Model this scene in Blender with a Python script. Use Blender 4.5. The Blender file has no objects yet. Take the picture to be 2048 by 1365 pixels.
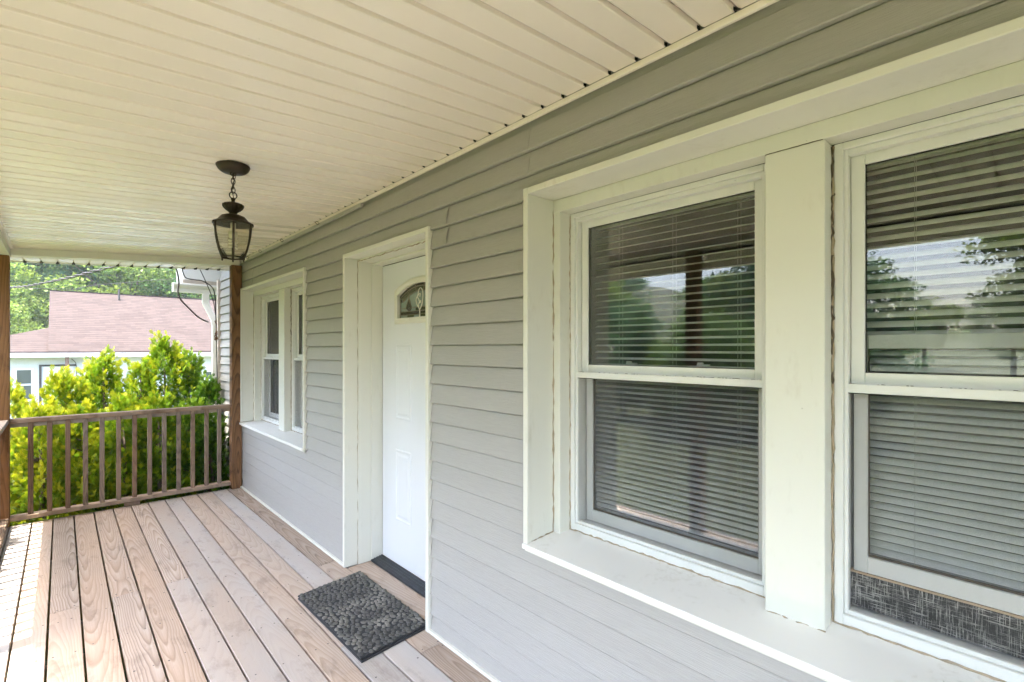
import bpy, bmesh, math, random
import numpy as np
from mathutils import Vector, Matrix

# ------------------------------------------------------------------ camera, sky, sun, exposure
SC = bpy.context.scene
COL = SC.collection
R = math.radians
YAW = math.atan2(901.0, 980.0)
cam_d = bpy.data.cameras.new('camera'); cam = bpy.data.objects.new('camera', cam_d); COL.objects.link(cam)
cam.location = (0, 0, 1.5); cam.rotation_euler = (R(90), 0, -YAW)
cam_d.sensor_width = 36; cam_d.lens = 980 / 2048 * 36; cam_d.shift_y = 16.5 / 2048
cam_d.clip_start = 0.02; cam_d.clip_end = 600
SC.camera = cam

SUN_EL = R(71); SUN_DIR = Vector((-math.cos(SUN_EL) * math.cos(R(6)), -math.cos(SUN_EL) * math.sin(R(6)), math.sin(SUN_EL)))  # towards the sun
world = bpy.data.worlds.new('World'); SC.world = world; world.use_nodes = True
wn = world.node_tree.nodes; wl = world.node_tree.links
bg = wn['Background']; sky = wn.new('ShaderNodeTexSky'); sky.sky_type = 'NISHITA'; sky.sun_disc = False
sky.sun_elevation = SUN_EL; sky.sun_rotation = math.atan2(SUN_DIR.x, SUN_DIR.y); sky.dust_density = 4.2; sky.ozone_density = 1.0; sky.air_density = 1.0
wl.new(sky.outputs[0], bg.inputs[0]); bg.inputs[1].default_value = 0.15
sun_d = bpy.data.lights.new('sun', 'SUN'); sun_d.energy = 2.0; sun_d.angle = R(0.6); sun_d.color = (1, .95, .87)
sun = bpy.data.objects.new('sun', sun_d); COL.objects.link(sun)
sun.rotation_euler = SUN_DIR.to_track_quat('Z', 'Y').to_euler(); sun.location = (-6, -4, 12)
SC.view_settings.view_transform = 'Standard'; SC.view_settings.look = 'None'
SC.view_settings.exposure = 3.5; SC.view_settings.gamma = 1.0; SC.view_settings.use_curve_mapping = False
SC.render.engine = 'CYCLES'
cy = SC.cycles; cy.use_denoising = True; cy.use_adaptive_sampling = True; cy.adaptive_threshold = .025; cy.max_bounces = 8; cy.diffuse_bounces = 5; cy.glossy_bounces = 4
cy.transmission_bounces = 6; cy.transparent_max_bounces = 24; cy.sample_clamp_indirect = 8; cy.caustics_reflective = False; cy.caustics_refractive = False

rnd = random.Random(7); rng = np.random.default_rng(11)

# ------------------------------------------------------------------ material helpers
class NT:
    def __init__(s, name):
        s.m = bpy.data.materials.new(name); s.m.use_nodes = True
        s.t = s.m.node_tree; s.n = s.t.nodes; s.p = s.n['Principled BSDF']; s.out = s.n['Material Output']
    def node(s, typ, ins=None, **kw):
        n = s.n.new(typ)
        for k, v in kw.items(): setattr(n, k, v)
        for k, v in (ins or {}).items(): s.set(n.inputs[k], v)
        return n
    def set(s, sock, v):
        if isinstance(v, bpy.types.NodeSocket): s.t.links.new(v, sock)
        elif isinstance(v, bpy.types.Node): s.t.links.new(v.outputs[0], sock)
        else:
            if sock.type == 'RGBA' and len(v) == 3: v = (*v, 1)
            sock.default_value = v
    def math(s, op, a, b=0.0, c=None):
        n = s.n.new('ShaderNodeMath'); n.operation = op
        s.set(n.inputs[0], a); s.set(n.inputs[1], b)
        if c is not None: s.set(n.inputs[2], c)
        return n.outputs[0]
    def vmath(s, op, a, b=None):
        n = s.n.new('ShaderNodeVectorMath'); n.operation = op
        s.set(n.inputs[0], a)
        if b is not None: s.set(n.inputs[1], b)
        return n
    def mix(s, f, a, b, mode='MIX'):
        n = s.n.new('ShaderNodeMix'); n.data_type = 'RGBA'; n.blend_type = mode
        s.set(n.inputs[0], f); s.set(n.inputs[6], a); s.set(n.inputs[7], b)
        return n.outputs[2]
    def noise(s, vec, scale, detail=4, rough=.55, dist=0.0):
        n = s.node('ShaderNodeTexNoise', {'Vector': vec, 'Scale': scale, 'Detail': detail, 'Roughness': rough, 'Distortion': dist})
        return n.outputs[0]
    def ramp(s, f, stops, interp='LINEAR'):
        n = s.n.new('ShaderNodeValToRGB'); n.color_ramp.interpolation = interp
        el = n.color_ramp.elements
        while len(el) < len(stops): el.new(0.5)
        for e, (p, c) in zip(el, stops): e.position = p; e.color = (*c, 1) if len(c) == 3 else c
        s.set(n.inputs[0], f); return n.outputs[0]
    def obj(s): return s.node('ShaderNodeTexCoord').outputs['Object']
    def rand(s): return s.node('ShaderNodeObjectInfo').outputs['Random']
    def scaled(s, vec, v): return s.vmath('MULTIPLY', vec, v).outputs[0]
    def bump(s, h, strength=.3, dist=.002):
        b = s.node('ShaderNodeBump', {'Height': h, 'Strength': strength, 'Distance': dist}); s.set(s.p.inputs['Normal'], b.outputs[0])
    def fin(s, col, rough=.5, metal=0.0, spec=None):
        s.set(s.p.inputs['Base Color'], col); s.set(s.p.inputs['Roughness'], rough); s.set(s.p.inputs['Metallic'], metal)
        if spec is not None: s.set(s.p.inputs['Specular IOR Level'], spec)
        return s.m

def g(v): return (v, v, v)

def mat_siding():
    n = NT('vinyl_siding'); o = n.obj(); r = n.rand()
    off = n.node('ShaderNodeCombineXYZ', {'Y': n.math('MULTIPLY', r, 40.0)}).outputs[0]
    v = n.vmath('ADD', o, off).outputs[0]
    grain = n.noise(n.scaled(v, (1, 2.2, 60)), 6.0, 5, .6, .4)
    patch = n.noise(n.scaled(v, (1, .8, 2.0)), 2.2, 3)
    c = n.mix(n.math('MULTIPLY', patch, .9), (.36, .346, .323), (.40, .385, .36))
    c = n.mix(n.math('MULTIPLY', n.ramp(grain, [(.40, g(0)), (.66, g(1))]), .45), c, (.31, .297, .272))
    c = n.mix(n.math('MULTIPLY', n.math('SUBTRACT', r, .5), .12), c, (.55, .55, .54))
    n.bump(grain, 1.0, .0016)
    return n.fin(c, n.math('ADD', .42, n.math('MULTIPLY', patch, .2)))

def mat_trim(name, base=(.80, .795, .77), dirt=(.42, .37, .27), amt=.32, rough=.38):
    n = NT(name); o = n.obj()
    big = n.noise(o, 3.2, 5, .65); fine = n.noise(n.scaled(o, (1, 1, .35)), 38, 4, .7)
    f = n.ramp(n.math('MULTIPLY', big, fine), [(.30, g(0)), (.52, g(1))])
    c = n.mix(n.math('MULTIPLY', f, amt), base, dirt)
    sp = n.node('ShaderNodeTexVoronoi', {'Vector': o, 'Scale': 32.0}).outputs['Distance']
    spot = n.math('MULTIPLY', n.math('LESS_THAN', sp, .045), n.math('GREATER_THAN', n.noise(o, 9, 2), .58))
    c = n.mix(n.math('MULTIPLY', spot, .7), c, (.16, .12, .07))
    n.bump(n.noise(o, 220, 2), .08, .001)
    return n.fin(c, n.math('ADD', rough, n.math('MULTIPLY', fine, .2)))

def mat_ceiling():
    n = NT('ceiling_vinyl'); o = n.obj(); r = n.rand()
    big = n.noise(o, 1.4, 3); fine = n.noise(n.scaled(o, (.4, 8, 1)), 20, 3)
    c = n.mix(big, (.81, .74, .67), (.87, .80, .735))
    c = n.mix(n.math('MULTIPLY', r, .16), c, (.72, .65, .575))
    sp = n.node('ShaderNodeTexVoronoi', {'Vector': o, 'Scale': 9.0}).outputs['Distance']
    c = n.mix(n.math('MULTIPLY', n.math('LESS_THAN', sp, .022), .6), c, (.25, .2, .13))
    n.bump(fine, .06, .001)
    return n.fin(c, n.math('ADD', .22, n.math('MULTIPLY', r, .12)))

def mat_wood(name, light, mid, dark, along=1, spacing=.0095, rough=.75, grey=(.40, .385, .36), greyamt=.6, warm=(.56, .36, .22), warmamt=.35, stain=0.0):
    """plank wood: growth rings cut lengthwise; along = axis the grain runs (1 = y, 0 = x, 2 = z)"""
    n = NT(name); o = n.obj(); r = n.rand()
    s = n.node('ShaderNodeSeparateXYZ', {0: o})
    ax = {0: (1, 0, 2), 1: (0, 1, 2), 2: (0, 2, 1)}[along]
    A, L, B = s.outputs[ax[0]], s.outputs[ax[1]], s.outputs[ax[2]]
    r2 = n.math('FRACT', n.math('MULTIPLY', r, 13.37)); r3 = n.math('FRACT', n.math('MULTIPLY', r, 71.7))
    Lo = n.math('ADD', L, n.math('MULTIPLY', r, 60.0))
    vec = n.node('ShaderNodeCombineXYZ', {0: A, 1: Lo, 2: n.math('MULTIPLY', r2, 9.0)}).outputs[0]
    wob = n.noise(n.scaled(vec, (4.5, 1.0, 1)), 1.0, 2, .5)
    knot = n.noise(n.scaled(vec, (7, 3.0, 1)), 1.0, 2, .5)
    # arched growth rings repeat along the board
    per = n.math('ADD', 1.1, n.math('MULTIPLY', r3, 1.2))
    saw = n.math('PINGPONG', Lo, per)
    zz = n.math('ADD', n.math('MULTIPLY', saw, n.math('ADD', .035, n.math('MULTIPLY', r2, .05))), n.math('MULTIPLY', wob, .036))
    cent = n.math('ADD', n.math('MULTIPLY', n.math('SUBTRACT', n.math('FRACT', n.math('ADD', n.math('MULTIPLY', A, 7.32), .395)), .5), .137), n.math('MULTIPLY', n.math('SUBTRACT', r3, .5), .10))
    cent = n.math('ADD', cent, n.math('MULTIPLY', n.math('SUBTRACT', knot, .5), .035))
    d = n.math('SQRT', n.math('ADD', n.math('MULTIPLY', cent, cent), n.math('MULTIPLY', zz, zz)))
    ring = n.math('FRACT', n.math('DIVIDE', d, spacing))
    ringc = n.ramp(ring, [(0, light), (.55, mid), (.86, dark), (1.0, light)])
    fib = n.noise(n.scaled(vec, (130, 2.6, 1)), 1.0, 4, .65)
    col = n.mix(n.math('MULTIPLY', n.math('SUBTRACT', fib, .33), 1.3), ringc, dark)
    patch = n.noise(n.scaled(vec, (3.0, .8, 1)), 1.0, 4, .6)
    gf = n.math('MULTIPLY', n.ramp(n.math('ADD', n.math('MULTIPLY', patch, .6), n.math('MULTIPLY', r2, .55)), [(.42, g(0)), (.80, g(1))]), greyamt)
    col = n.mix(gf, col, n.mix(fib, grey, tuple(min(1, x * 1.3) for x in grey)))
    p2 = n.noise(n.scaled(vec, (4, 1.1, 7)), 1.3, 3)
    wf = n.math('MULTIPLY', n.ramp(n.math('ADD', n.math('MULTIPLY', p2, .6), n.math('MULTIPLY', r3, .55)), [(.45, g(0)), (.88, g(1))]), warmamt)
    col = n.mix(wf, col, n.mix(fib, warm, tuple(x * .75 for x in warm)))
    col = n.mix(n.math('MULTIPLY', n.math('SUBTRACT', r, .5), .35), col, tuple(min(1, x * 1.5) for x in light))
    col = n.mix(1.0, col, n.ramp(n.math('FRACT', n.math('MULTIPLY', r, 31.7)), [(0, g(.88)), (1, g(1.16))]), 'MULTIPLY')
    if stain:
        st = n.ramp(n.noise(n.scaled(vec, (9, 4, 3)), 1.0, 5, .7), [(.54, g(0)), (.68, g(1))])
        col = n.mix(n.math('MULTIPLY', st, stain), col, tuple(x * .35 for x in dark))
    h = n.math('ADD', n.math('MULTIPLY', ring, -.35), fib)
    n.bump(h, .5, .0015)
    return n.fin(col, rough, spec=.22)

def mat_plain(name, col, rough=.5, metal=0.0, var=.15, scale=20, bump=0.0, bscale=90):
    n = NT(name); o = n.obj()
    c = n.mix(n.noise(o, scale, 4, .6), tuple(x * (1 - var) for x in col), tuple(min(1, x * (1 + var)) for x in col))
    if bump: n.bump(n.noise(o, bscale, 3), bump, .001)
    return n.fin(c, rough, metal)

def mat_glass(name, ior=1.6, tint=(1, 1, 1), rough=0.0, dust=.03, bump=0.0):
    n = NT(name); n.n.remove(n.p); o = n.obj()
    fr = n.node('ShaderNodeFresnel', {'IOR': ior})
    gl = n.node('ShaderNodeBsdfGlossy', {'Color': (1, 1, 1), 'Roughness': rough})
    tr = n.node('ShaderNodeBsdfTransparent', {'Color': tint})
    if bump:
        b = n.node('ShaderNodeBump', {'Height': n.noise(o, 60, 3), 'Strength': bump, 'Distance': .003})
        n.set(gl.inputs['Normal'], b.outputs[0])
    mx = n.node('ShaderNodeMixShader', {0: fr.outputs[0], 1: tr.outputs[0], 2: gl.outputs[0]})
    df = n.node('ShaderNodeBsdfDiffuse', {'Color': (.6, .6, .57)})
    dn = n.math('MULTIPLY', n.ramp(n.noise(n.scaled(o, (1, 1, .3)), 16, 5, .7), [(.45, g(.2)), (.75, g(1))]), dust)
    m2 = n.node('ShaderNodeMixShader', {0: dn, 1: mx.outputs[0], 2: df.outputs[0]})
    n.t.links.new(m2.outputs[0], n.out.inputs[0]); return n.m

def mat_screen():
    n = NT('insect_screen'); n.n.remove(n.p); o = n.obj()
    s = n.node('ShaderNodeSeparateXYZ', {0: o})
    a = n.math('LESS_THAN', n.math('FRACT', n.math('MULTIPLY', s.outputs[1], 520.0)), .15)
    b = n.math('LESS_THAN', n.math('FRACT', n.math('MULTIPLY', s.outputs[2], 520.0)), .15)
    tr = n.node('ShaderNodeBsdfTransparent'); df = n.node('ShaderNodeBsdfDiffuse', {'Color': (.10, .10, .10)})
    mx = n.node('ShaderNodeMixShader', {0: n.math('MULTIPLY', n.math('MAXIMUM', a, b), .9), 1: tr.outputs[0], 2: df.outputs[0]})
    n.t.links.new(mx.outputs[0], n.out.inputs[0]); return n.m

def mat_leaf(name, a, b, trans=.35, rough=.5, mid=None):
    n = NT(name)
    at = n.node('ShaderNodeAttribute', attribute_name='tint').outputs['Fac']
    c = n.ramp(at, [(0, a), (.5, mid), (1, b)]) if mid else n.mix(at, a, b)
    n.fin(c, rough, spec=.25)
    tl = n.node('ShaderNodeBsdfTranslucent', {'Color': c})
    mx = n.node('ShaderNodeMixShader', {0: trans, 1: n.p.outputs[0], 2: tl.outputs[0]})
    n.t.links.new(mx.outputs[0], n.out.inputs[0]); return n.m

def mat_shingle():
    n = NT('roof_shingles'); o = n.obj()
    s = n.node('ShaderNodeSeparateXYZ', {0: o})
    v = n.node('ShaderNodeCombineXYZ', {0: s.outputs[0], 1: n.math('MULTIPLY', s.outputs[1], 1.155)}).outputs[0]
    br = n.node('ShaderNodeTexBrick', {'Vector': v, 'Scale': 1.0, 'Mortar Size': .0, 'Mortar Smooth': .0, 'Bias': 0.0,
                                       'Brick Width': .34, 'Row Height': .15, 'Color1': (.064, .047, .042), 'Color2': (.042, .030, .027), 'Mortar': (.018, .013, .013)})
    big = n.noise(o, .9, 4)
    c = n.mix(n.math('MULTIPLY', big, .5), br.outputs[0], (.072, .056, .051))
    row = n.math('FRACT', n.math('DIVIDE', n.math('MULTIPLY', s.outputs[1], 1.155), .15))
    c = n.mix(n.math('MULTIPLY', n.math('LESS_THAN', row, .22), n.ramp(n.noise(n.scaled(o, (3, 3, 3)), 2.0, 3), [(.35, g(.35)), (.65, g(.9))])), c, (.016, .012, .012))
    n.bump(n.math('ADD', n.math('MULTIPLY', row, -1.0), n.noise(o, 60, 2)), .6, .01)
    return n.fin(c, .9, spec=.15)

def mat_linen():
    n = NT('black_linen'); o = n.obj()
    a = n.noise(n.scaled(o, (1, 18, 480)), 1.0, 3, .7); b = n.noise(n.scaled(o, (1, 480, 22)), 1.0, 3, .7)
    patch = n.noise(n.scaled(o, (1, 1, .6)), 22, 4, .65)
    f = n.math('MULTIPLY', n.ramp(n.math('MAXIMUM', a, b), [(.53, g(0)), (.64, g(1))]), n.ramp(patch, [(.30, g(.25)), (.65, g(1))]))
    return n.fin(n.mix(f, (.022, .018, .017), (.70, .66, .60)), .9)

def mat_ground():
    n = NT('lawn'); o = n.obj()
    a = n.noise(o, .35, 5); b = n.noise(o, 14, 5, .7)
    c = n.mix(a, (.045, .058, .018), (.075, .085, .03)); c = n.mix(n.math('MULTIPLY', b, .6), c, (.03, .04, .012))
    n.bump(b, .8, .03); return n.fin(c, .9)

M = dict(
    siding=mat_siding(), trim=mat_trim('white_trim', (.685, .675, .60)), vinyl=mat_trim('white_vinyl_frame', (.71, .705, .67), amt=.22, rough=.3),
    ceiling=mat_ceiling(), sill=mat_trim('painted_sill', (.82, .80, .755), amt=.5),
    deck=mat_wood('weathered_deck', (.46, .385, .325), (.39, .31, .25), (.235, .175, .135), along=1, grey=(.355, .345, .335), greyamt=.95, warm=(.54, .37, .25), warmamt=.5, stain=.3),
    railx=mat_wood('weathered_rail', (.31, .235, .17), (.25, .175, .12), (.11, .07, .045), along=0, grey=(.28, .245, .20), greyamt=.5, warm=(.24, .125, .06), warmamt=.4, stain=.4),
    raily=mat_wood('weathered_rail_lengthwise', (.31, .235, .17), (.25, .175, .12), (.11, .07, .045), along=1, grey=(.28, .245, .20), greyamt=.5, warm=(.24, .125, .06), warmamt=.4, stain=.4),
    railz=mat_wood('weathered_baluster', (.26, .18, .125), (.20, .135, .09), (.075, .046, .03), along=2, grey=(.235, .195, .155), greyamt=.4, warm=(.19, .085, .038), warmamt=.6, stain=.5),
    post=mat_wood('brown_post', (.27, .135, .055), (.20, .09, .032), (.06, .024, .009), along=2, spacing=.014, grey=(.17, .11, .07), greyamt=.25, warm=(.24, .105, .036), warmamt=.5, stain=.5),
    glass=mat_glass('window_glass', 1.52), seeded=mat_glass('seeded_glass', 1.5, (.90, .87, .77), .02, .05, .6),
    screen=mat_screen(), blind=mat_plain('blind_slat', (.88, .88, .85), .4, var=.03),
    cord=mat_plain('blind_cord', (.6, .6, .56), .8),
    bronze=mat_plain('dark_bronze', (.034, .022, .012), .5, .5, .5, 40, .3),
    nail=mat_plain('nail_steel', (.05, .045, .045), .6, .4),
    dark=mat_plain('dark_seal_and_shade', (.012, .011, .01), .9), room=mat_plain('room_paint', (.10, .10, .095), .9),
    caulk=mat_plain('old_caulk', (.36, .29, .20), .9, var=.45, scale=60, bump=.5), grime=mat_plain('grime', (.10, .075, .05), .95, var=.6, scale=80, bump=.5),
    door=mat_trim('door_paint', (.70, .715, .735), amt=.06, rough=.36),
    threshold=mat_plain('threshold_metal', (.055, .058, .065), .4, .5, .5, 30, .3), tan=mat_plain('tan_wood', (.50, .36, .24), .7, var=.25),
    linen=mat_linen(), rubber=mat_plain('mat_rubber', (.022, .022, .024), .7, var=.3, bump=.3),
    bulb=mat_plain('bulb_glass', (.80, .78, .70), .3, var=.03), brass=mat_plain('lead_came', (.22, .19, .14), .35, .7),
    white_came=mat_plain('white_came', (.75, .72, .62), .4), shingle=mat_shingle(), ground=mat_ground(),
    nwall=mat_plain('neighbour_wall', (.66, .68, .72), .7, var=.08, scale=6), nwhite=mat_plain('neighbour_trim', (.80, .80, .80), .5, var=.05),
    nbrown=mat_plain('neighbour_post', (.17, .10, .075), .8, var=.4, scale=8), gutter=mat_plain('white_gutter', (.82, .82, .80), .35, var=.05),
    beige=mat_plain('beige_corner', (.56, .49, .42), .6, var=.12), cable=mat_plain('cable_black', (.03, .027, .025), .6),
    cable_grey=mat_plain('cable_grey', (.045, .038, .036), .6, var=.4, scale=12), vine=mat_plain('dry_vine', (.16, .075, .04), .9, var=.5),
    bark=mat_plain('bark', (.11, .08, .06), .95, var=.4, scale=12, bump=.8, bscale=30),
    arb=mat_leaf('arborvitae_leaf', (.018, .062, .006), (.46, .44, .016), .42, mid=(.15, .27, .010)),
    arb2=mat_leaf('arborvitae_shade_leaf', (.014, .050, .006), (.24, .34, .02), .38, mid=(.06, .15, .010)),  # darker copy of the leaf, house shade put into its colour
    roof=mat_plain('porch_roofing', (.12, .09, .085), .9), mulch=mat_plain('mulch', (.10, .065, .045), .95, var=.5, scale=25, bump=.8, bscale=40),
)
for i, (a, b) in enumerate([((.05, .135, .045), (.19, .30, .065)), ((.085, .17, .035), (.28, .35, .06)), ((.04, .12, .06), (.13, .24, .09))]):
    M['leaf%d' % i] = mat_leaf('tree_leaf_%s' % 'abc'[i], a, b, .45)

def mat_pebble():
    n = NT('mat_pebble'); o = n.node('ShaderNodeTexCoord').outputs['Object']
    wp = n.node('ShaderNodeNewGeometry').outputs['Position']
    r = n.rand(); f = n.noise(wp, 4.0, 4, .6)
    c = n.mix(r, (.042, .040, .036), (.082, .078, .068))
    worn = n.ramp(f, [(.48, g(0)), (.66, g(1))])
    c = n.mix(n.math('MULTIPLY', worn, .75), c, (.30, .275, .23))
    n.bump(n.noise(wp, 420, 2), .3, .001)
    return n.fin(c, .55)
M['pebble'] = mat_pebble(); M['litter'] = mat_plain('dry_leaf', (.34, .27, .10), .8, var=.7, scale=40)

def mat_tglass(name, col, rough):
    n = NT(name); o = n.obj()
    n.bump(n.node('ShaderNodeTexVoronoi', {'Vector': o, 'Scale': 130.0}).outputs['Distance'], .9, .004)
    n.fin(col, rough); n.set(n.p.inputs['Specular IOR Level'], .8); return n.m
M['tg_dark'] = mat_tglass('textured_glass_dark', (.045, .038, .026), .18)
M['tg_clear'] = mat_tglass('textured_glass_pale', (.30, .36, .32), .12)
M['tg_olive'] = mat_tglass('textured_glass_olive', (.10, .11, .06), .15)

# ------------------------------------------------------------------ mesh helpers
class MB:
    def __init__(s): s.v = []; s.f = []
    def quad(s, *p):
        i = len(s.v); s.v += [tuple(q) for q in p]; s.f.append(tuple(range(i, i + len(p)))); return s
    def box(s, x0, x1, y0, y1, z0, z1):
        i = len(s.v)
        s.v += [(x0, y0, z0), (x1, y0, z0), (x1, y1, z0), (x0, y1, z0), (x0, y0, z1), (x1, y0, z1), (x1, y1, z1), (x0, y1, z1)]
        s.f += [tuple(i + k for k in q) for q in ((0, 3, 2, 1), (4, 5, 6, 7), (0, 1, 5, 4), (1, 2, 6, 5), (2, 3, 7, 6), (3, 0, 4, 7))]; return s
    def hexa(s, b, t):
        i = len(s.v); s.v += list(b) + list(t)
        s.f += [tuple(i + k for k in q) for q in ((0, 3, 2, 1), (4, 5, 6, 7), (0, 1, 5, 4), (1, 2, 6, 5), (2, 3, 7, 6), (3, 0, 4, 7))]; return s
    def tube(s, pts, r, n=8, closed=False):
        pts = [Vector(p) for p in pts]; m = len(pts); base = len(s.v); up = None
        for k in range(m):
            a = pts[(k - 1) % m] if (closed or k > 0) else pts[k]; b = pts[(k + 1) % m] if (closed or k < m - 1) else pts[k]
            t = (b - a).normalized()
            if up is None:
                up = Vector((0, 0, 1)) if abs(t.z) < .9 else Vector((1, 0, 0))
            u = t.cross(up)
            if u.length < 1e-5: u = t.cross(Vector((0, 1, 0)))
            u.normalize(); w = u.cross(t).normalized(); up = w
            rr = r[k] if isinstance(r, (list, tuple)) else r
            for j in range(n):
                an = 2 * math.pi * j / n; s.v.append(tuple(pts[k] + rr * (math.cos(an) * u + math.sin(an) * w)))
        for k in range(m if closed else m - 1):
            for j in range(n):
                a = base + k * n + j; b = base + k * n + (j + 1) % n; c = base + ((k + 1) % m) * n + (j + 1) % n; d = base + ((k + 1) % m) * n + j
                s.f.append((a, b, c, d))
        if not closed:
            s.f.append(tuple(base + j for j in range(n))[::-1]); s.f.append(tuple(base + (m - 1) * n + j for j in range(n)))
        return s
    def lathe(s, prof, c=(0, 0), n=24, flute=0.0, nf=0):
        base = len(s.v)
        for (r, z) in prof:
            for j in range(n):
                an = 2 * math.pi * j / n; rr = r * (1 + (flute * math.cos(nf * an) if nf else 0))
                s.v.append((c[0] + rr * math.cos(an), c[1] + rr * math.sin(an), z))
        for k in range(len(prof) - 1):
            for j in range(n):
                s.f.append((base + k * n + j, base + k * n + (j + 1) % n, base + (k + 1) * n + (j + 1) % n, base + (k + 1) * n + j))
        return s
    def mesh(s, name, bevel=0.0, smooth=False, seg=1):
        me = bpy.data.meshes.new(name); me.from_pydata(s.v, [], s.f)
        bm = bmesh.new(); bm.from_mesh(me)
        if bevel:
            bmesh.ops.bevel(bm, geom=list(bm.edges), offset=bevel, segments=seg, affect='EDGES', profile=.5, clamp_overlap=True)
        bmesh.ops.recalc_face_normals(bm, faces=bm.faces)
        bm.to_mesh(me); bm.free()
        if smooth: me.polygons.foreach_set('use_smooth', [True] * len(me.polygons))
        me.update(); return me
    def build(s, name, mat, parent=None, bevel=0.0, smooth=False, seg=1):
        me = s.mesh(name, bevel, smooth, seg); me.materials.append(mat)
        return link(name, me, parent)

def link(name, me, parent=None):
    o = bpy.data.objects.new(name, me); COL.objects.link(o); o.parent = parent; return o
def tag(o, label=None, cat=None, group=None, kind=None):
    if label: o['label'] = label
    if cat: o['category'] = cat
    if group: o['group'] = group
    if kind: o['kind'] = kind
    return o
def empty(name, label, cat, group=None, loc=(0, 0, 0)):
    o = bpy.data.objects.new(name, None); COL.objects.link(o); o.location = loc; o.empty_display_size = .1
    return tag(o, label, cat, group)
def spline(pts, n=8):
    P = [Vector(p) for p in pts]; out = []
    for i in range(len(P) - 1):
        a = P[max(i - 1, 0)]; b = P[i]; c = P[i + 1]; d = P[min(i + 2, len(P) - 1)]
        for k in range(n):
            t = k / n
            out.append(.5 * ((2 * b) + (c - a) * t + (2 * a - 5 * b + 4 * c - d) * t * t + (3 * b - a - 3 * c + d) * t ** 3))
    out.append(P[-1]); return out

W = 1.45
Y_END = 5.95; Y_BACK = -2.6
def ceil_z(x): return 2.475 - (W - x) * .0633

# ------------------------------------------------------------------ ground and hillside
def gz(x, y):
    z = -.75 - .55 * min(max((y - 8) / 14, 0), 1)
    if y > 32: z += (min(y, 95) - 32) * .30
    if x < -14: z += (-x - 14) * .05
    return z
def build_ground():
    xs = np.unique(np.concatenate([np.linspace(-150, -20, 14), np.linspace(-20, 30, 26), np.linspace(30, 160, 14)]))
    ys = np.unique(np.concatenate([np.linspace(-120, -10, 10), np.linspace(-10, 40, 30), np.linspace(40, 200, 20)]))
    v = [(x, y, gz(x, y) + .05 * math.sin(x * 1.3) * math.sin(y * .9)) for y in ys for x in xs]
    nx = len(xs); f = [(j * nx + i, j * nx + i + 1, (j + 1) * nx + i + 1, (j + 1) * nx + i) for j in range(len(ys) - 1) for i in range(nx - 1)]
    m = MB(); m.v = v; m.f = f
    tag(m.build('ground', M['ground'], smooth=True), kind='structure')
build_ground()
m = MB()
for k in range(60):
    y = 6.1 + 3.0 * rnd.random(); x = -1.2 + 2.9 * rnd.random()
m.quad((-1.6, 6.15, -.70), (1.44, 6.15, -.70), (1.44, 9.2, -.72), (-1.6, 9.2, -.72))
tag(m.build('planting_bed', M['mulch']), kind='structure')

# ------------------------------------------------------------------ deck
deck = empty('deck_floor', None, None); deck['kind'] = 'structure'
bounds = [-.46, -.323, -.188, -.054, .083, .219, .356, .490, .622, .757, .894, 1.031, 1.168, 1.307, 1.443]
joints = {3: [3.82, .6], 5: [3.815], 6: [1.2], 7: [3.807], 9: [.9], 11: [2.4], 13: [3.406, 2.085], 2: [1.9], 12: [-.3], 8: [4.9][:0], 4: [-.2]}
nails = MB()
for i in range(len(bounds) - 1):
    x0, x1 = bounds[i] + .0048, bounds[i + 1] - .0048
    cuts = [Y_BACK] + sorted(joints.get(i, [])) + [Y_END - .005]
    for a, b in zip(cuts[:-1], cuts[1:]):
        dz = rnd.uniform(-.0015, .0015); sk = rnd.uniform(-.0012, .0012)
        m = MB(); m.hexa([(x0 + sk, a + .0024, -.036), (x1 + sk, a + .0024, -.036), (x1 - sk, b - .0024, -.036), (x0 - sk, b - .0024, -.036)],
                         [(x0 + sk, a + .0024, dz), (x1 + sk, a + .0024, dz), (x1 - sk, b - .0024, dz), (x0 - sk, b - .0024, dz)])
        m.build('plank', M['deck'], deck, bevel=.0022, seg=2)
        ys = [y for y in np.arange(-2.4, 5.9, .405) if a + .05 < y < b - .05] + [a + .022, b - .022]
        for y in ys:
            for fx in (.2, .8):
                if rnd.random() < .14: continue
                px = x0 + (x1 - x0) * fx + rnd.uniform(-.012, .012); py = y + rnd.uniform(-.014, .014); rr = rnd.uniform(.0035, .0052)
                zt = dz + .0006; k = len(nails.v)
                for q in range(7): nails.v.append((px + rr * math.cos(q * .8976), py + rr * math.sin(q * .8976), zt))
                nails.f.append(tuple(range(k, k + 7)))
tag(nails.build('nail_heads', M['nail'], deck), kind='stuff')
# plank in the door recess, rim board across the end, joists
MB().box(1.4465, 1.612, 2.232, 3.238, -.036, .001).build('plank', M['deck'], deck, bevel=.003, seg=2)
MB().box(-.46, 1.44, Y_END + .0005, Y_END + .038, -.19, -.012).build('rim_board', M['railx'], deck, bevel=.002)
MB().box(-.50, -.464, Y_BACK, Y_END + .038, -.19, -.004).build('rim_board', M['raily'], deck, bevel=.002)
for y in np.arange(-2.4, 5.9, .405):
    MB().box(-.46, 1.44, y - .019, y + .019, -.18, -.0375).build('joist', M['railx'], deck)

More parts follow.
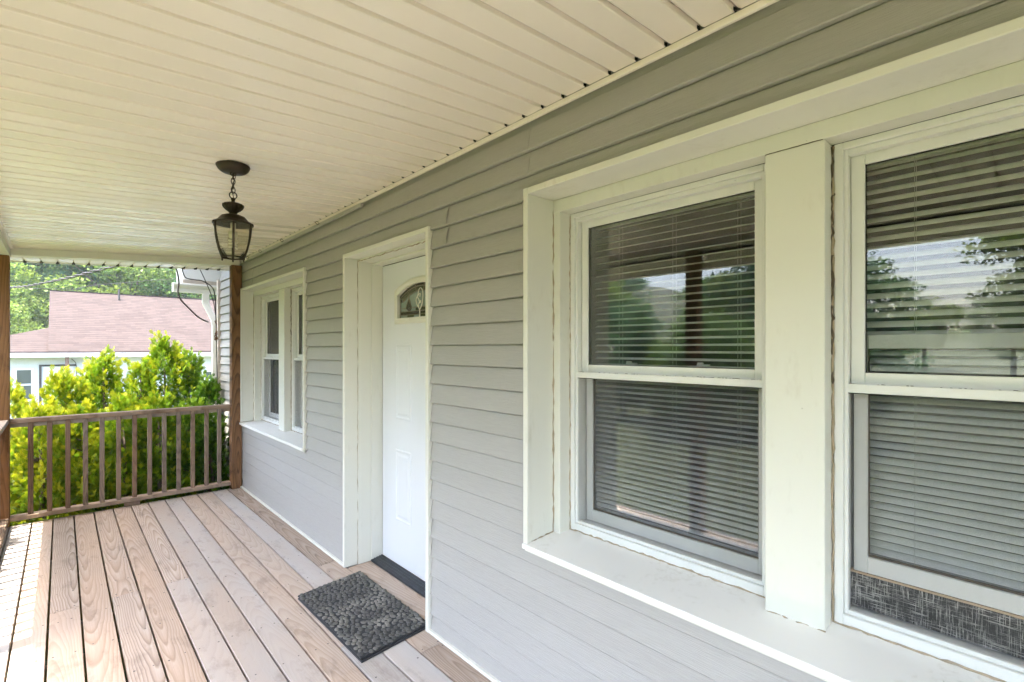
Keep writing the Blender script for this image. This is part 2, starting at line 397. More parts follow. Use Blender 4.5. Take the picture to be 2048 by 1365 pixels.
# ------------------------------------------------------------------ porch ceiling
ceil = empty('porch_ceiling', None, None); ceil['kind'] = 'structure'
BW = .1097
def ceiling_board_mesh(x0, x1, w):
    prof = [(0, .014), (.0030, .002), (.007, 0), (w - .018, 0), (w - .009, .0065), (w - .0030, .014), (w - .0030, .018), (0, .018)]
    m = MB(); n = len(prof)
    for x in (x0, x1):
        for (p, h) in prof: m.v.append((x, p, ceil_z(x) + h))
    for k in range(n): m.f.append((k, (k + 1) % n, n + (k + 1) % n, n + k))
    m.f += [tuple(range(n))[::-1], tuple(range(n, 2 * n))]
    me = m.mesh('ceiling_board'); me.materials.append(M['ceiling']); return me
cb = ceiling_board_mesh(-.322, 1.432, BW)
y = .605 - BW * 29
while y + BW < Y_END - .002:
    o = link('ceiling_board', cb, ceil); o.location = (0, y, rnd.uniform(-.0007, .0007)); y += BW
    t_ = rnd.uniform(-.004, .004); o.rotation_euler.x = t_; o.location.z -= math.sin(t_) * BW / 2 + 2.42 * (math.cos(t_) - 1); o.location.y += math.sin(t_) * 2.42
o_last = ceiling_board_mesh(-.322, 1.432, Y_END - .002 - y); o = link('ceiling_board', o_last, ceil); o.location = (0, y, 0)
MB().box(1.4325, 1.4455, Y_BACK, Y_END - .03, 2.452, 2.4735).build('edge_trim', M['ceiling'], ceil, bevel=.002)
m = MB(); zt = ceil_z(-.322); m.box(-.3215, -.298, Y_BACK, Y_END - .03, zt - .012, zt + .0005); m.build('edge_trim', M['ceiling'], ceil, bevel=.003)
# the overhanging soffit beyond the end beam, boards running outward
cb2 = {}
x = 1.43; i = 0
while x - .112 > -.9:
    x0 = x - .112
    m = MB(); prof = [(0, .010), (.003, .001), (.006, 0), (.104, 0), (.108, .005), (.1115, .010), (.1115, .014), (0, .014)]; n = len(prof)
    for yy in (6.045, 6.395):
        for (p, h) in prof: m.v.append((x0 + p, yy, ceil_z(x0 + p) - .066 + h + (yy - 6.045) * .03))
    for k in range(n): m.f.append((k, (k + 1) % n, n + (k + 1) % n, n + k))
    m.f += [tuple(range(n))[::-1], tuple(range(n, 2 * n))]
    m.build('soffit_board', M['ceiling'], ceil); x = x0; i += 1
m = MB()
m.hexa([(-.9, 6.396, ceil_z(-.9) - .062), (1.43, 6.396, ceil_z(1.43) - .062), (1.43, 6.42, ceil_z(1.43) - .062), (-.9, 6.42, ceil_z(-.9) - .062)],
       [(-.9, 6.396, ceil_z(-.9) + .12), (1.43, 6.396, ceil_z(1.43) + .12), (1.43, 6.42, ceil_z(1.43) + .12), (-.9, 6.42, ceil_z(-.9) + .12)])
m.build('fascia', M['gutter'], ceil)
m = MB(); m.hexa([(-.85, Y_BACK, 2.235), (-.425, Y_BACK, 2.262), (-.425, 6.04, 2.262), (-.85, 6.04, 2.235)], [(-.85, Y_BACK, 2.25), (-.425, Y_BACK, 2.277), (-.425, 6.04, 2.277), (-.85, 6.04, 2.25)])
m.build('front_soffit', M['ceiling'], ceil)
m = MB().box(-.872, -.851, Y_BACK, 6.395, 2.215, 2.42); m.build('fascia', M['gutter'], ceil)

gp = MB(); yy = .605 - BW * 29  # dark wedges stand in for the shade inside the groove ends
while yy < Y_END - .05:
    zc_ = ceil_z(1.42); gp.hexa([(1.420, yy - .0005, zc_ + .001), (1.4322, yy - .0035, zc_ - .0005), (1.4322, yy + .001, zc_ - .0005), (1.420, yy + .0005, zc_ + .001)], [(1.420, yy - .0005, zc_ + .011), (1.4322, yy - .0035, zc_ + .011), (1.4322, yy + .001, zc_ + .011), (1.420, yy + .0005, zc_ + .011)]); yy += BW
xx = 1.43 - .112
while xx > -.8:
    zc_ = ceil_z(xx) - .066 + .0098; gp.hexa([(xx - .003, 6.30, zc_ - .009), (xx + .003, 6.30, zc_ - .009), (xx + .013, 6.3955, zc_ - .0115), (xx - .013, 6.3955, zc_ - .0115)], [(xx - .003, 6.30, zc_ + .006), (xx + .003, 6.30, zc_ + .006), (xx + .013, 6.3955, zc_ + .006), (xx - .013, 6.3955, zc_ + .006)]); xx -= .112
tag(gp.build('groove_shade', M['dark'], ceil), kind='stuff')

# beams
m = MB(); xs = (-.318, 1.425)
m.hexa([(xs[0], Y_END - .03, ceil_z(xs[0]) - .066), (xs[1], Y_END - .03, ceil_z(xs[1]) - .066), (xs[1], 6.04, ceil_z(xs[1]) - .066), (xs[0], 6.04, ceil_z(xs[0]) - .066)],
       [(xs[0], Y_END - .03, ceil_z(xs[0]) - .001), (xs[1], Y_END - .03, ceil_z(xs[1]) - .001), (xs[1], 6.04, ceil_z(xs[1]) - .001), (xs[0], 6.04, ceil_z(xs[0]) - .001)])
tag(m.build('porch_beam', M['trim'], bevel=.003), 'white boxed beam over the end railing, under the porch ceiling', 'beam')
m = MB().box(-.423, -.3225, Y_BACK, 6.04, 2.292, 2.46)
tag(m.build('porch_beam', M['trim'], bevel=.003), 'white boxed beam along the open front side at the upper left edge', 'beam')

# ------------------------------------------------------------------ house: wall and siding
house = empty('house', 'grey vinyl sided house with white trim along the porch', 'house')
OPEN = [(4.01, 5.89, .70, 2.152), (2.207, 3.267, -.2, 2.147), (-.476, 1.476, .682, 2.168)]
Y_CORNER = 6.93
ycuts = sorted({Y_BACK - .6, Y_CORNER} | {v for o in OPEN for v in (o[0] - .004, o[1] + .004)})
wall_m = MB()
for a, b in zip(ycuts[:-1], ycuts[1:]):
    mid = (a + b) / 2; op = [o for o in OPEN if o[0] - .01 < mid < o[1] + .01]
    if op:
        o = op[0]
        if o[2] > 0: wall_m.box(1.462, 1.768, a, b, -.9, o[2] - .004)
        else: wall_m.box(1.462, 1.768, a, b, -.9, -.04)
        wall_m.box(1.462, 1.768, a, b, o[3] + .004, 3.1)
    else: wall_m.box(1.462, 1.768, a, b, -.9, 3.1)
wall_m.box(1.768, 6.0, Y_CORNER - .25, Y_CORNER, -.9, 3.1)
wall = wall_m.build('wall', M['siding'], house)

EXPO = .1016
def siding_strip(m, y0, y1, zb, z0, z1, flare0=0.0, flare1=0.0, ny=1):
    """one clapboard length between y0 and y1; the course starts at zb; visible between z0 and z1"""
    def xo(z, e): return 1.4575 - (.002 + .0185 * (1 - (z - zb) / EXPO)) - e
    zs = [z0, z0 + .0035] + [z0 + (z1 - z0) * t for t in (.35, .7)] + [z1]
    base = len(m.v); rows = []
    segs = np.linspace(y0, y1, ny + 1)
    for y in segs:
        e0 = flare0 * max(0, 1 - (y - y0) / .09) ** 2 if flare0 else 0; e1 = flare1 * max(0, 1 - (y1 - y) / .09) ** 2 if flare1 else 0
        row = [(1.4595, y, z0)]
        for k, z in enumerate(zs):
            t = (z - z0) / max(z1 - z0, 1e-6); bow = math.sin(math.pi * t)
            row.append((xo(z, (e0 + e1) * (bow if 1 else 1)) + (.003 if k == 0 else 0), y, z))
        row.append((1.4595, y, z1)); rows.append(row); m.v += row
    n = len(rows[0])
    for i in range(len(segs) - 1):
        for k in range(n - 1): m.f.append((base + i * n + k, base + (i + 1) * n + k, base + (i + 1) * n + k + 1, base + i * n + k + 1))
    m.f.append(tuple(base + k for k in range(n))); m.f.append(tuple(base + (len(segs) - 1) * n + k for k in range(n))[::-1])

SEAM = {22: [5.49], 23: [5.49, 1.465], 21: [2.045, 5.52], 20: [2.045], 24: [3.6]}
SEAM = {21: [2.045, 5.53], 20: [2.045], 22: [1.465, 5.50], 23: [1.465], 12: [], 3: []}
for k in range(-7, 24):
    z0 = EXPO * k - .002; z1 = z0 + EXPO
    if z1 > 2.452: z1 = 2.452
    ylo, yhi = (Y_BACK - .5, Y_CORNER - .03) if k >= 0 else (6.0, Y_CORNER - .03)
    cuts = sorted({ylo, yhi} | {v for o in OPEN for v in (o[0], o[1]) if ylo < v < yhi} | {s for s in SEAM.get(k, [])})
    runs = []; cur = []
    for a, b in zip(cuts[:-1], cuts[1:]):
        mid = (a + b) / 2; lo, hi = max(z0, .012 if k >= 0 and b <= 6.0 else z0), z1
        for o in OPEN:
            if o[0] < mid < o[1]:
                if lo >= o[2] - .012 and hi <= o[3] + .012: lo = hi
                elif lo < o[2] < hi: hi = o[2] + .001
                elif lo < o[3] < hi: lo = o[3] - .001
        if hi - lo < .006:
            if cur: runs.append(cur); cur = []
            continue
        if cur and a in SEAM.get(k, []): runs.append(cur); cur = []
        cur.append((a, b, lo, hi))
    if cur: runs.append(cur)
    for run in runs:
        m = MB()
        for (a, b, lo, hi) in run:
            fl = k in (20, 21) and abs(a - 2.045) < .001
            if hi > z1 - .001: hi = z1 - .0055
            if fl: siding_strip(m, a - .004, b, z0, lo, hi, flare0=0.0, ny=1)
            elif k in (20, 21) and abs(b - 2.045) < .001:
                siding_strip(m, a, b + .012, z0, lo, hi)
            else:
                siding_strip(m, a, b, z0, lo, hi)
            if fl: pass
        o = m.build('siding_board', M['siding'], wall)
# the two lengths that lift at their overlap beside the door head
for k in (20, 21):
    z0 = EXPO * k - .002; m = MB(); siding_strip(m, 2.052, 2.20 if k == 20 else 2.26, z0, z0 + .001, z0 + EXPO - .0055, flare0=.011, ny=14)
    for i, v in enumerate(m.v): m.v[i] = (v[0] - .0012, v[1], v[2])
    m.build('siding_board', M['siding'], wall, smooth=False)
for k, ys in ((22, (1.465, 5.50)), (23, (1.465,)), (21, (5.53,))):
    for yy in ys:
        z0 = EXPO * k - .002; m = MB(); siding_strip(m, yy - .0, yy + .5 if yy < 3 else yy + .35, z0, z0 + .001, min(z0 + EXPO - .0055, 2.451))
        for i, v in enumerate(m.v): m.v[i] = (v[0] - .0022, v[1], v[2])
        m.build('siding_board', M['siding'], wall)

# trims
m = MB()
for a, b in ((Y_BACK, 2.205), (3.27, Y_END - .02)):
    m.box(1.424, 1.446, a, b, .0025, .019)
m.build('base_trim', M['trim'], house, bevel=.003)
MB().box(1.4265, 1.4435, 3.0, Y_END - .03, 2.4255, 2.4515).build('top_trim', M['siding'], house, bevel=.002)
MB().box(1.418, 1.472, Y_CORNER - .03, Y_CORNER + .04, -.9, 2.36).build('corner_board', M['beige'], house, bevel=.004)
# gable return, gutter and downspout at the far corner
m = MB(); m.hexa([(1.085, 7.06, 2.315), (1.60, 7.06, 2.315), (1.60, 7.5, 2.315), (1.085, 7.5, 2.315)], [(1.06, 7.06, 2.68), (1.60, 7.06, 2.68), (1.60, 7.5, 2.68), (1.06, 7.5, 2.68)])
eave = m.build('eave_box', M['gutter'], house, bevel=.004)
MB().box(1.075, 1.60, 7.045, 7.058, 2.30, 2.345).build('eave_trim', M['beige'], eave)
m = MB()
prof = [(7.10, 2.30), (7.04, 2.30), (7.035, 2.285), (7.045, 2.262), (7.07, 2.235), (7.075, 2.195), (7.16, 2.195), (7.16, 2.30)]
n = len(prof)
for xx in (.985, 1.60):
    for p in prof: m.v.append((xx, p[0], p[1]))
for k in range(n): m.f.append((k, (k + 1) % n, n + (k + 1) % n, n + k))
m.f += [tuple(range(n))[::-1], tuple(range(n, 2 * n))]
m.build('gutter', M['gutter'], house)
m = MB()
path = [(1.325, 7.10, 2.20), (1.325, 7.10, 2.09), (1.335, 7.095, 2.05), (1.405, 7.03, 1.86), (1.415, 7.02, 1.80), (1.415, 7.02, -.8)]
rx = .036; ry = .026; base = 0
for (px, py, pz) in path:
    m.v += [(px - rx, py - ry, pz), (px + rx, py - ry, pz), (px + rx, py + ry, pz), (px - rx, py + ry, pz)]
for k in range(len(path) - 1):
    for j in range(4): m.f.append((4 * k + j, 4 * k + (j + 1) % 4, 4 * k + 4 + (j + 1) % 4, 4 * k + 4 + j))
m.build('downspout', M['gutter'], house, bevel=.003)
# porch roof and main roof, with the rooms behind the wall
m = MB(); m.hexa([(-.86, Y_BACK - .3, 2.43), (1.46, Y_BACK - .3, 2.62), (1.46, 6.43, 2.62), (-.86, 6.43, 2.43)], [(-.90, Y_BACK - .3, 2.47), (1.46, Y_BACK - .3, 3.0), (1.46, 6.43, 3.0), (-.90, 6.43, 2.47)])
m.build('porch_roof', M['roof'], house)
m = MB(); m.hexa([(.68, -4, 3.1), (8.2, -4, 3.1), (8.2, 7.5, 3.1), (.68, 7.5, 3.1)], [(4.4, -4, 5.2), (4.7, -4, 5.2), (4.7, 7.5, 5.2), (4.4, 7.5, 5.2)])  # main roof's unseen eave carried out further to keep sun off the far wall
m.build('roof', M['roof'], house)
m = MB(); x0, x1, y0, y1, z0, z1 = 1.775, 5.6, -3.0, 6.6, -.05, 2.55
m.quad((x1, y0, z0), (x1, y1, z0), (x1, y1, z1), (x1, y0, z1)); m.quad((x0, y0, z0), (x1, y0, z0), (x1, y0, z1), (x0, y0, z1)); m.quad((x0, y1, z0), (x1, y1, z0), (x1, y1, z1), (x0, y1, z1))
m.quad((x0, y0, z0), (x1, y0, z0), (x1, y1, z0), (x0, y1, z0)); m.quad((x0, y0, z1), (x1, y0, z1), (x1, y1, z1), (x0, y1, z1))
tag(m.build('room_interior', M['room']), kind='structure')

# ------------------------------------------------------------------ windows
FS = 1.585   # face of the stops
def caulk(m, p0, p1, r, n=26, seed=0, jit=.0028):
    q = random.Random(seed); a = Vector(p0); b = Vector(p1); pts = []; rad = []
    for k in range(n + 1):
        p = a.lerp(b, k / n); p += Vector((q.uniform(-1, 1), q.uniform(-1, 1), q.uniform(-1, 1))) * jit; pts.append(p); rad.append(r * q.uniform(.45, 1.35))
    m.tube(pts, rad, 6)
def frame_boxes(m, x0, x1, y0, y1, z0, z1, wy, wzb, wzt):
    """rectangular ring of four boards"""
    m.box(x0, x1, y0, y0 + wy, z0, z1); m.box(x0, x1, y1 - wy, y1, z0, z1)
    m.box(x0, x1, y0 + wy, y1 - wy, z0, z0 + wzb); m.box(x0, x1, y0 + wy, y1 - wy, z1 - wzt, z1)

def double_hung(win, y0, y1, zb, zt, raised=0.0, lock=True):
    """one vinyl double-hung unit filling y0..y1, zb..zt"""
    m = MB(); frame_boxes(m, 1.650, 1.765, y0, y1, zb, zt, .022, .030, .020)
    m.build('frame', M['vinyl'], win, bevel=.002)
    m = MB(); frame_boxes(m, 1.662, 1.690, y0 + .022, y1 - .022, zb + .030, zt - .020, .010, .012, .016); m.build('frame_step', M['vinyl'], win, bevel=.0015)
    zm = zb + .685
    # upper sash, outer track
    a, b = y0 + .032, y1 - .032
    m = MB(); frame_boxes(m, 1.690, 1.717, a, b, zm - .004, zt - .034, .034, .042, .030)
    m.build('upper_sash', M['vinyl'], win, bevel=.002)
    MB().box(1.7015, 1.7055, a + .032, b - .032, zm + .036, zt - .062).build('pane', M['glass'], win)
    m = MB(); frame_boxes(m, 1.6985, 1.7015, a + .0335, b - .0335, zm + .0375, zt - .0635, .003, .003, .003); m.build('gasket', M['dark'], win)
    # lower sash, inner track
    zl = zb + .034 + raised; zu = zm + .042 + raised
    m = MB(); frame_boxes(m, 1.7225, 1.750, a, b, zl, zu, .034, .048, .040); m.build('lower_sash', M['vinyl'], win, bevel=.002)
    MB().box(1.734, 1.738, a + .032, b - .032, zl + .046, zu - .038).build('pane', M['glass'], win)
    m = MB(); frame_boxes(m, 1.7305, 1.7338, a + .0335, b - .0335, zl + .0475, zu - .0395, .004, .007, .004); m.build('gasket', M['grime'], win)
    if lock:
        for fy in (.3, .7):
            yc = a + (b - a) * fy
            m = MB(); m.box(1.722, 1.742, yc - .022, yc + .022, zu + .0005, zu + .007); m.box(1.718, 1.728, yc - .004, yc + .018, zu + .006, zu + .014)
            m.build('sash_lock', M['vinyl'], win, bevel=.0015)
    # insect screen over the lower half
    m = MB(); frame_boxes(m, 1.664, 1.676, y0 + .012, y1 - .012, zb + .026, zm + .006, .015, .012, .026); m.build('screen_frame', M['vinyl'], win, bevel=.0015)
    m = MB(); m.quad((1.671, y0 + .026, zb + .037), (1.671, y1 - .026, zb + .037), (1.671, y1 - .026, zm - .019), (1.671, y0 + .026, zm - .019)); m.build('screen', M['screen'], win)
    m = MB(); frame_boxes(m, 1.6635, 1.6655, y0 + .0265, y1 - .0265, zb + .0375, zm - .0195, .0022, .0022, .0022); m.build('spline', M['dark'], win)
    # dirt on the meeting rail ledge
    m = MB(); q = random.Random(int(y0 * 100) + 5)
    for k in range(70):
        yy = q.uniform(y0 + .02, y1 - .02) if q.random() < .5 else y0 + .03 + (y1 - y0) * .35 * q.random(); s = q.uniform(.001, .0045); m.box(1.668, 1.669 + s * .8, yy - s, yy + s * q.random(), zm + .0055, zm + .0062 + s * .3)
    tag(m.build('grime', M['grime'], win), kind='stuff')

def make_window(y0, y1, z0, z1, raised, seed):
    yc = (y0 + y1) / 2; t = .022
    # lining boards are the window part's own mesh
    m = MB()
    m.box(1.4305, FS + .06, y1 - .020, y1, z0 + .01, z1 - .02); m.box(1.4305, FS + .06, y0, y0 + .020, z0 + .01, z1 - .02)
    m.box(1.4305, FS + .06, y0, y1, z1 - .0198, z1)
    win = m.build('window', M['trim'], house, bevel=.0015)
    m = MB()
    m.box(1.423, 1.443, y1 - .0225, y1 + .004, z0 - .004, z1 + .004); m.box(1.423, 1.443, y0 - .004, y0 + .0225, z0 - .004, z1 + .004)
    m.box(1.4235, 1.443, y0 + .0225, y1 - .0225, z1 - .0225, z1 + .0038)
    m.build('casing', M['trim'], win, bevel=.003, seg=2)
    # blind stops and head
    m = MB(); zh = z1 - .020
    for (a, b) in ((y1 - .058, y1 - .0205), (y0 + .0205, y0 + .058)): m.box(FS, FS + .068, a, b, z0 + .01, zh - .0225)
    m.box(FS - .0025, FS + .068, y0 + .0205, y1 - .0205, zh - .054, zh - .0005)
    m.build('stop', M['trim'], win, bevel=.002)
    # mullion
    MB().box(FS - .001, FS + .18, yc - .080, yc + .080, z0 + .012, zh - .0545).build('mullion', M['trim'], win, bevel=.003, seg=2)
    # sloped sill
    m = MB(); m.hexa([(1.412, y0 + .0, z0 - .012), (1.66, y0, z0 - .012), (1.66, y1, z0 - .012), (1.412, y1, z0 - .012)],
                     [(1.412, y0 + .0, z0 + .009), (1.66, y0, z0 + .027), (1.66, y1, z0 + .027), (1.412, y1, z0 + .009)])
    m.build('sill', M['sill'], win, bevel=.003, seg=2)
    MB().box(1.428, 1.440, y0 + .001, y1 - .001, z0 - .026, z0 - .0125).build('sill_trim', M['trim'], win, bevel=.002)
    # the two units
    zb, zt = z0 + .028, zh - .055
    double_hung(win, yc + .0855, y1 - .060, zb, zt, raised[0]); double_hung(win, y0 + .060, yc - .0855, zb, zt, raised[1])
    # old caulk in the corners
    m = MB(); zs = z0 + .024
    caulk(m, (FS - .001, y1 - .020, zs), (FS - .001, y1 - .020, zh - .03), .0042, 60, seed); caulk(m, (1.650, y1 - .059, zs), (1.650, y1 - .059, zh - .06), .0036, 60, seed + 1)
    caulk(m, (1.648, yc - .083, zs), (1.648, yc - .083, zh - .06), .0042, 60, seed + 2); caulk(m, (1.649, y1 - .06, z0 + .028), (1.649, yc + .085, z0 + .028), .0035, 50, seed + 3)
    caulk(m, (1.649, yc - .085, z0 + .028), (1.649, y0 + .06, z0 + .028), .0035, 50, seed + 4); caulk(m, (FS - .002, yc + .08, z0 + .020), (FS - .002, yc - .08, z0 + .020), .0026, 14, seed + 5)
    caulk(m, (1.45, y1 - .021, z0 + .0115), (FS, y1 - .021, z0 + .022), .003, 12, seed + 6)
    m.build('caulk_bead', M['caulk'], win)
    m = MB(); caulk(m, (1.652, y1 - .0585, zh - .5), (1.652, y1 - .0585, zh - .06), .0022, 40, seed + 7, .002); caulk(m, (1.646, yc - .0825, zh - .75), (1.646, yc - .0825, zh - .06), .0036, 50, seed + 8, .003)
    caulk(m, (FS - .002, yc - .075, zh - .0548), (FS - .002, yc + .079, zh - .0548), .001, 12, seed + 9, .0006)
    m.build('grime', M['grime'], win)
    return win
make_window(-.476, 1.476, .682, 2.168, (0.0, .105), 21)
small = make_window(4.01, 5.89, .70, 2.152, (0.0, 0.0), 51)
for ch in small.children:   # this window sits less deep in the wall
    if ch.name.split('.')[0] not in ('casing', 'sill', 'sill_trim'): ch.location.x = -.034

# window blinds
def make_blind(y0, y1, zt, zb, label, pitch_u, pitch_l, tilt_u, tilt_l, zmid):
    b = empty('window_blind', label, 'blind', 'mini blinds behind the windows', loc=(1.80, (y0 + y1) / 2, zb)); L = y1 - y0
    def slat_mesh():
        m = MB(); n = 5; wdt = .025
        for yy in (-L / 2, L / 2):
            for k in range(n): 
                t = k / (n - 1) - .5; m.v.append((t * wdt, yy, .0035 * (1 - 4 * t * t)))
        for k in range(n - 1): m.f.append((k, k + 1, n + k + 1, n + k))
        me = m.mesh('slat', smooth=True); me.materials.append(M['blind']); return me
    sm = slat_mesh(); z = zt - .04
    MB().box(-.013, .013, -L / 2, L / 2, zt - zb - .026, zt - zb).build('headrail', M['blind'], b, bevel=.002)
    q = random.Random(int(y0 * 1000))
    while z > zb + .02:
        up = z > zmid; o = link('slat', sm, b); o.location = (0, 0, z - zb)
        o.rotation_euler = (q.uniform(-.0018, .0018), (tilt_u if up else tilt_l) + q.uniform(-.05, .05), q.uniform(-.002, .002)); z -= pitch_u if up else pitch_l
    MB().box(-.012, .012, -L / 2, L / 2, 0, .012).build('bottom_rail', M['blind'], b, bevel=.002)
    m = MB()
    for fy in (.17, .5, .83):
        for dx in (-.0135, .0135): m.tube([(dx, -L / 2 + L * fy, .01), (dx, -L / 2 + L * fy, zt - zb - .02)], .0007, 5)
    m.build('ladder_cord', M['cord'], b)
make_blind(.615, 1.385, 2.07, .735, 'white mini blind with thin slats behind the big window pane next to the door', .0285, .0225, R(-20), R(-14), 1.43)
make_blind(-.405, .385, 2.07, .80, 'white mini blind with brighter slats behind the rightmost window with raised sash', .0285, .0228, R(-46), R(-36), 1.50)
make_blind(5.06, 5.80, 2.06, .735, 'white mini blind behind the left pane of the far small window', .0285, .0225, R(-50), R(-40), 1.43)
make_blind(4.10, 4.84, 2.06, .735, 'white mini blind behind the right pane of the far small window', .0285, .0225, R(-22), R(-26), 1.43)
# fabric board wedged under the raised sash
fb = MB().box(1.7225, 1.742, -.388, .392, .7445, .842).build('draught_board', M['linen'], bevel=.001)
tag(fb, 'black flecked fabric board wedged under the raised sash of the rightmost window', 'board')
MB().box(1.7215, 1.746, -.388, .392, .8425, .8485).build('top_edge', M['tan'], fb)

# ------------------------------------------------------------------ door
DX = 1.700; DY0, DY1, DZ0, DZ1 = 2.246, 3.222, .026, 2.094; DC = 2.733; DH = .274
def arch(d): return 1.871 + .068 * (1 - (min(abs(d), DH) / DH) ** 2)
LZ = 1.704
m = MB(); ys = sorted(set(list(np.linspace(DC - DH, DC + DH, 25)) + [DY0, DY1]))
for a, b in zip(ys[:-1], ys[1:]):
    if a >= DC - DH - 1e-6 and b <= DC + DH + 1e-6:
        za, zb_ = arch(a - DC), arch(b - DC)
        for X, flip in ((DX, 0), (DX + .044, 1)):
            m.quad((X, a, DZ0), (X, b, DZ0), (X, b, LZ), (X, a, LZ)); m.quad((X, a, za), (X, b, zb_), (X, b, DZ1), (X, a, DZ1))
        m.quad((DX, a, za), (DX, b, zb_), (DX + .044, b, zb_), (DX + .044, a, za)); m.quad((DX, a, LZ), (DX, b, LZ), (DX + .044, b, LZ), (DX + .044, a, LZ))
    else:
        for X in (DX, DX + .044): m.quad((X, a, DZ0), (X, b, DZ0), (X, b, DZ1), (X, a, DZ1))
for yy in (DY0, DY1): m.quad((DX, yy, DZ0), (DX + .044, yy, DZ0), (DX + .044, yy, DZ1), (DX, yy, DZ1))
for zz in (DZ0, DZ1): m.quad((DX, DY0, zz), (DX + .044, DY0, zz), (DX + .044, DY1, zz), (DX, DY1, zz))
for yy, zz in ((DC - DH, 0), (DC + DH, 0)): m.quad((DX, yy, LZ), (DX + .044, yy, LZ), (DX + .044, yy, arch(DH)), (DX, yy, arch(DH)))
door = m.build('door', M['door'], house)
# embossed panels: a raised bead, a groove and a raised field
def panel(y0, y1, z0, z1):
    m = MB()
    def loop(i, x): return [(x, y0 + i, z0 + i), (x, y1 - i, z0 + i), (x, y1 - i, z1 - i), (x, y0 + i, z1 - i)]
    steps = [(0, DX + .001), (.006, DX - .0045), (.012, DX - .005), (.020, DX - .0008), (.030, DX - .0008), (.044, DX - .005), (.05, DX - .005)]
    rings = [loop(i, x) for i, x in steps]
    for r_ in rings: m.v += r_
    for k in range(len(rings) - 1):
        for j in range(4): m.f.append((4 * k + j, 4 * k + (j + 1) % 4, 4 * k + 4 + (j + 1) % 4, 4 * k + 4 + j))
    k = 4 * (len(rings) - 1); m.f.append((k, k + 1, k + 2, k + 3)); m.build('panel', M['door'], door)
for (a, b) in ((2.83, 3.035), (DC * 2 - 3.035, DC * 2 - 2.83)):
    panel(a, b, 1.02, 1.535); panel(a, b, .325, .815)
# lite frame following the arch
def outline(off):
    p = [(DC + DH + off, LZ - off)]; n = 24
    for k in range(n + 1):
        d = DH + off - 2 * (DH + off) * k / n; dd = d * DH / (DH + off); p.append((DC + d, arch(dd) + off))
    p.append((DC - DH - off, LZ - off)); return p
m = MB(); steps = [(.034, DX + .001), (.031, DX - .008), (.024, DX - .013), (.012, DX - .013), (.004, DX - .009), (-.006, DX - .009), (-.008, DX + .014)]
rs = [[(x, y, z) for (y, z) in outline(o_)] for o_, x in steps]; n = len(rs[0])
for r_ in rs: m.v += r_
for k in range(len(rs) - 1):
    for j in range(n): m.f.append((n * k + j, n * k + (j + 1) % n, n * k + n + (j + 1) % n, n * k + n + j))
m.build('lite_frame', M['trim'], door)
# leaded glass: border pieces, inner pieces, came lines
GX = DX + .010
def poly(name, pts, mat, x=GX, th=.003):
    m = MB(); n = len(pts)
    m.v += [(x, y, z) for y, z in pts] + [(x + th, y, z) for y, z in pts]; m.f.append(tuple(range(n))); m.f.append(tuple(range(n, 2 * n))[::-1])
    for k in range(n): m.f.append((k, (k + 1) % n, n + (k + 1) % n, n + k))
    return m.build(name, mat, door)
def arcpts(ins, d0, d1, n=8): return [(DC + d0 + (d1 - d0) * k / n, arch((d0 + (d1 - d0) * k / n) * DH / max(DH - ins, .1)) - ins) for k in range(n + 1)]
q = random.Random(4); b1, b2 = .026, .056
edges = [.27, .16, .055, -.055, -.16, -.27]
for a, b in zip(edges[:-1], edges[1:]):
    poly('pane', arcpts(.004, a, b) + arcpts(b1, b * .94, a * .94), M['tg_dark'])
    poly('pane', arcpts(b1 + .002, a * .90, b * .90) + arcpts(b2, b * .80, a * .80), M['tg_olive'] if q.random() < .5 else M['tg_dark'])
poly('pane', [(DC + .27, LZ), (DC + .27, 1.865), (DC + .248, 1.852), (DC + .248, LZ + .024)], M['tg_dark']); poly('pane', [(DC - .27, LZ), (DC - .27, 1.865), (DC - .248, 1.852), (DC - .248, LZ + .024)], M['tg_dark'])
for k in range(6):
    a = .248 - k * .496 / 6; poly('pane', [(DC + a, LZ), (DC + a - .496 / 6, LZ), (DC + a - .496 / 6, LZ + .024), (DC + a, LZ + .024)], M['tg_olive'] if k % 2 else M['tg_clear'])
zi0, zi1 = LZ + .026, 1.816
for (a, b) in ((.246, .16), (.16, .06), (.06, -.06), (-.06, -.16), (-.16, -.246)):
    ta = min(arch(a * 1.2) - b2, 1.88); tb = min(arch(b * 1.2) - b2, 1.88); zmid = 1.775
    poly('pane', [(DC + a, zi0 + .022), (DC + b, zi0 + .022), (DC + b, zmid), (DC + a, zmid)], M['tg_clear'] if abs(a + b) > .1 else M['tg_olive'])
    poly('pane', [(DC + a, zmid), (DC + b, zmid), (DC + b, tb), (DC + a, ta)], M['tg_clear'])
    poly('pane', [(DC + a, zi0), (DC + b, zi0), (DC + b, zi0 + .02), (DC + a, zi0 + .02)], M['tg_dark'])
for s in (1, -1):
    poly('pane', [(DC + s * .175, 1.775), (DC + s * .14, 1.84), (DC + s * .105, 1.775), (DC + s * .14, 1.715 + .03)], M['tg_dark'], GX - .0035)
m = MB(); cx_ = GX - .002
def came(pts, r=.0032): m.tube([(cx_ - .002, y, z) for y, z in pts], r, 6)
came(arcpts(b1, .25, -.25, 20)); came(arcpts(b2, .215, -.215, 20)); came([(DC + .248, LZ), (DC + .248, 1.85)]); came([(DC - .248, LZ), (DC - .248, 1.85)])
came([(DC + .248, zi0), (DC - .248, zi0)]); came([(DC + .248, zi0 + .021), (DC - .248, zi0 + .021)]); came([(DC + .246, 1.775), (DC + .175, 1.775)]); came([(DC + .105, 1.775), (DC - .105, 1.775)]); came([(DC - .246, 1.775), (DC - .175, 1.775)])
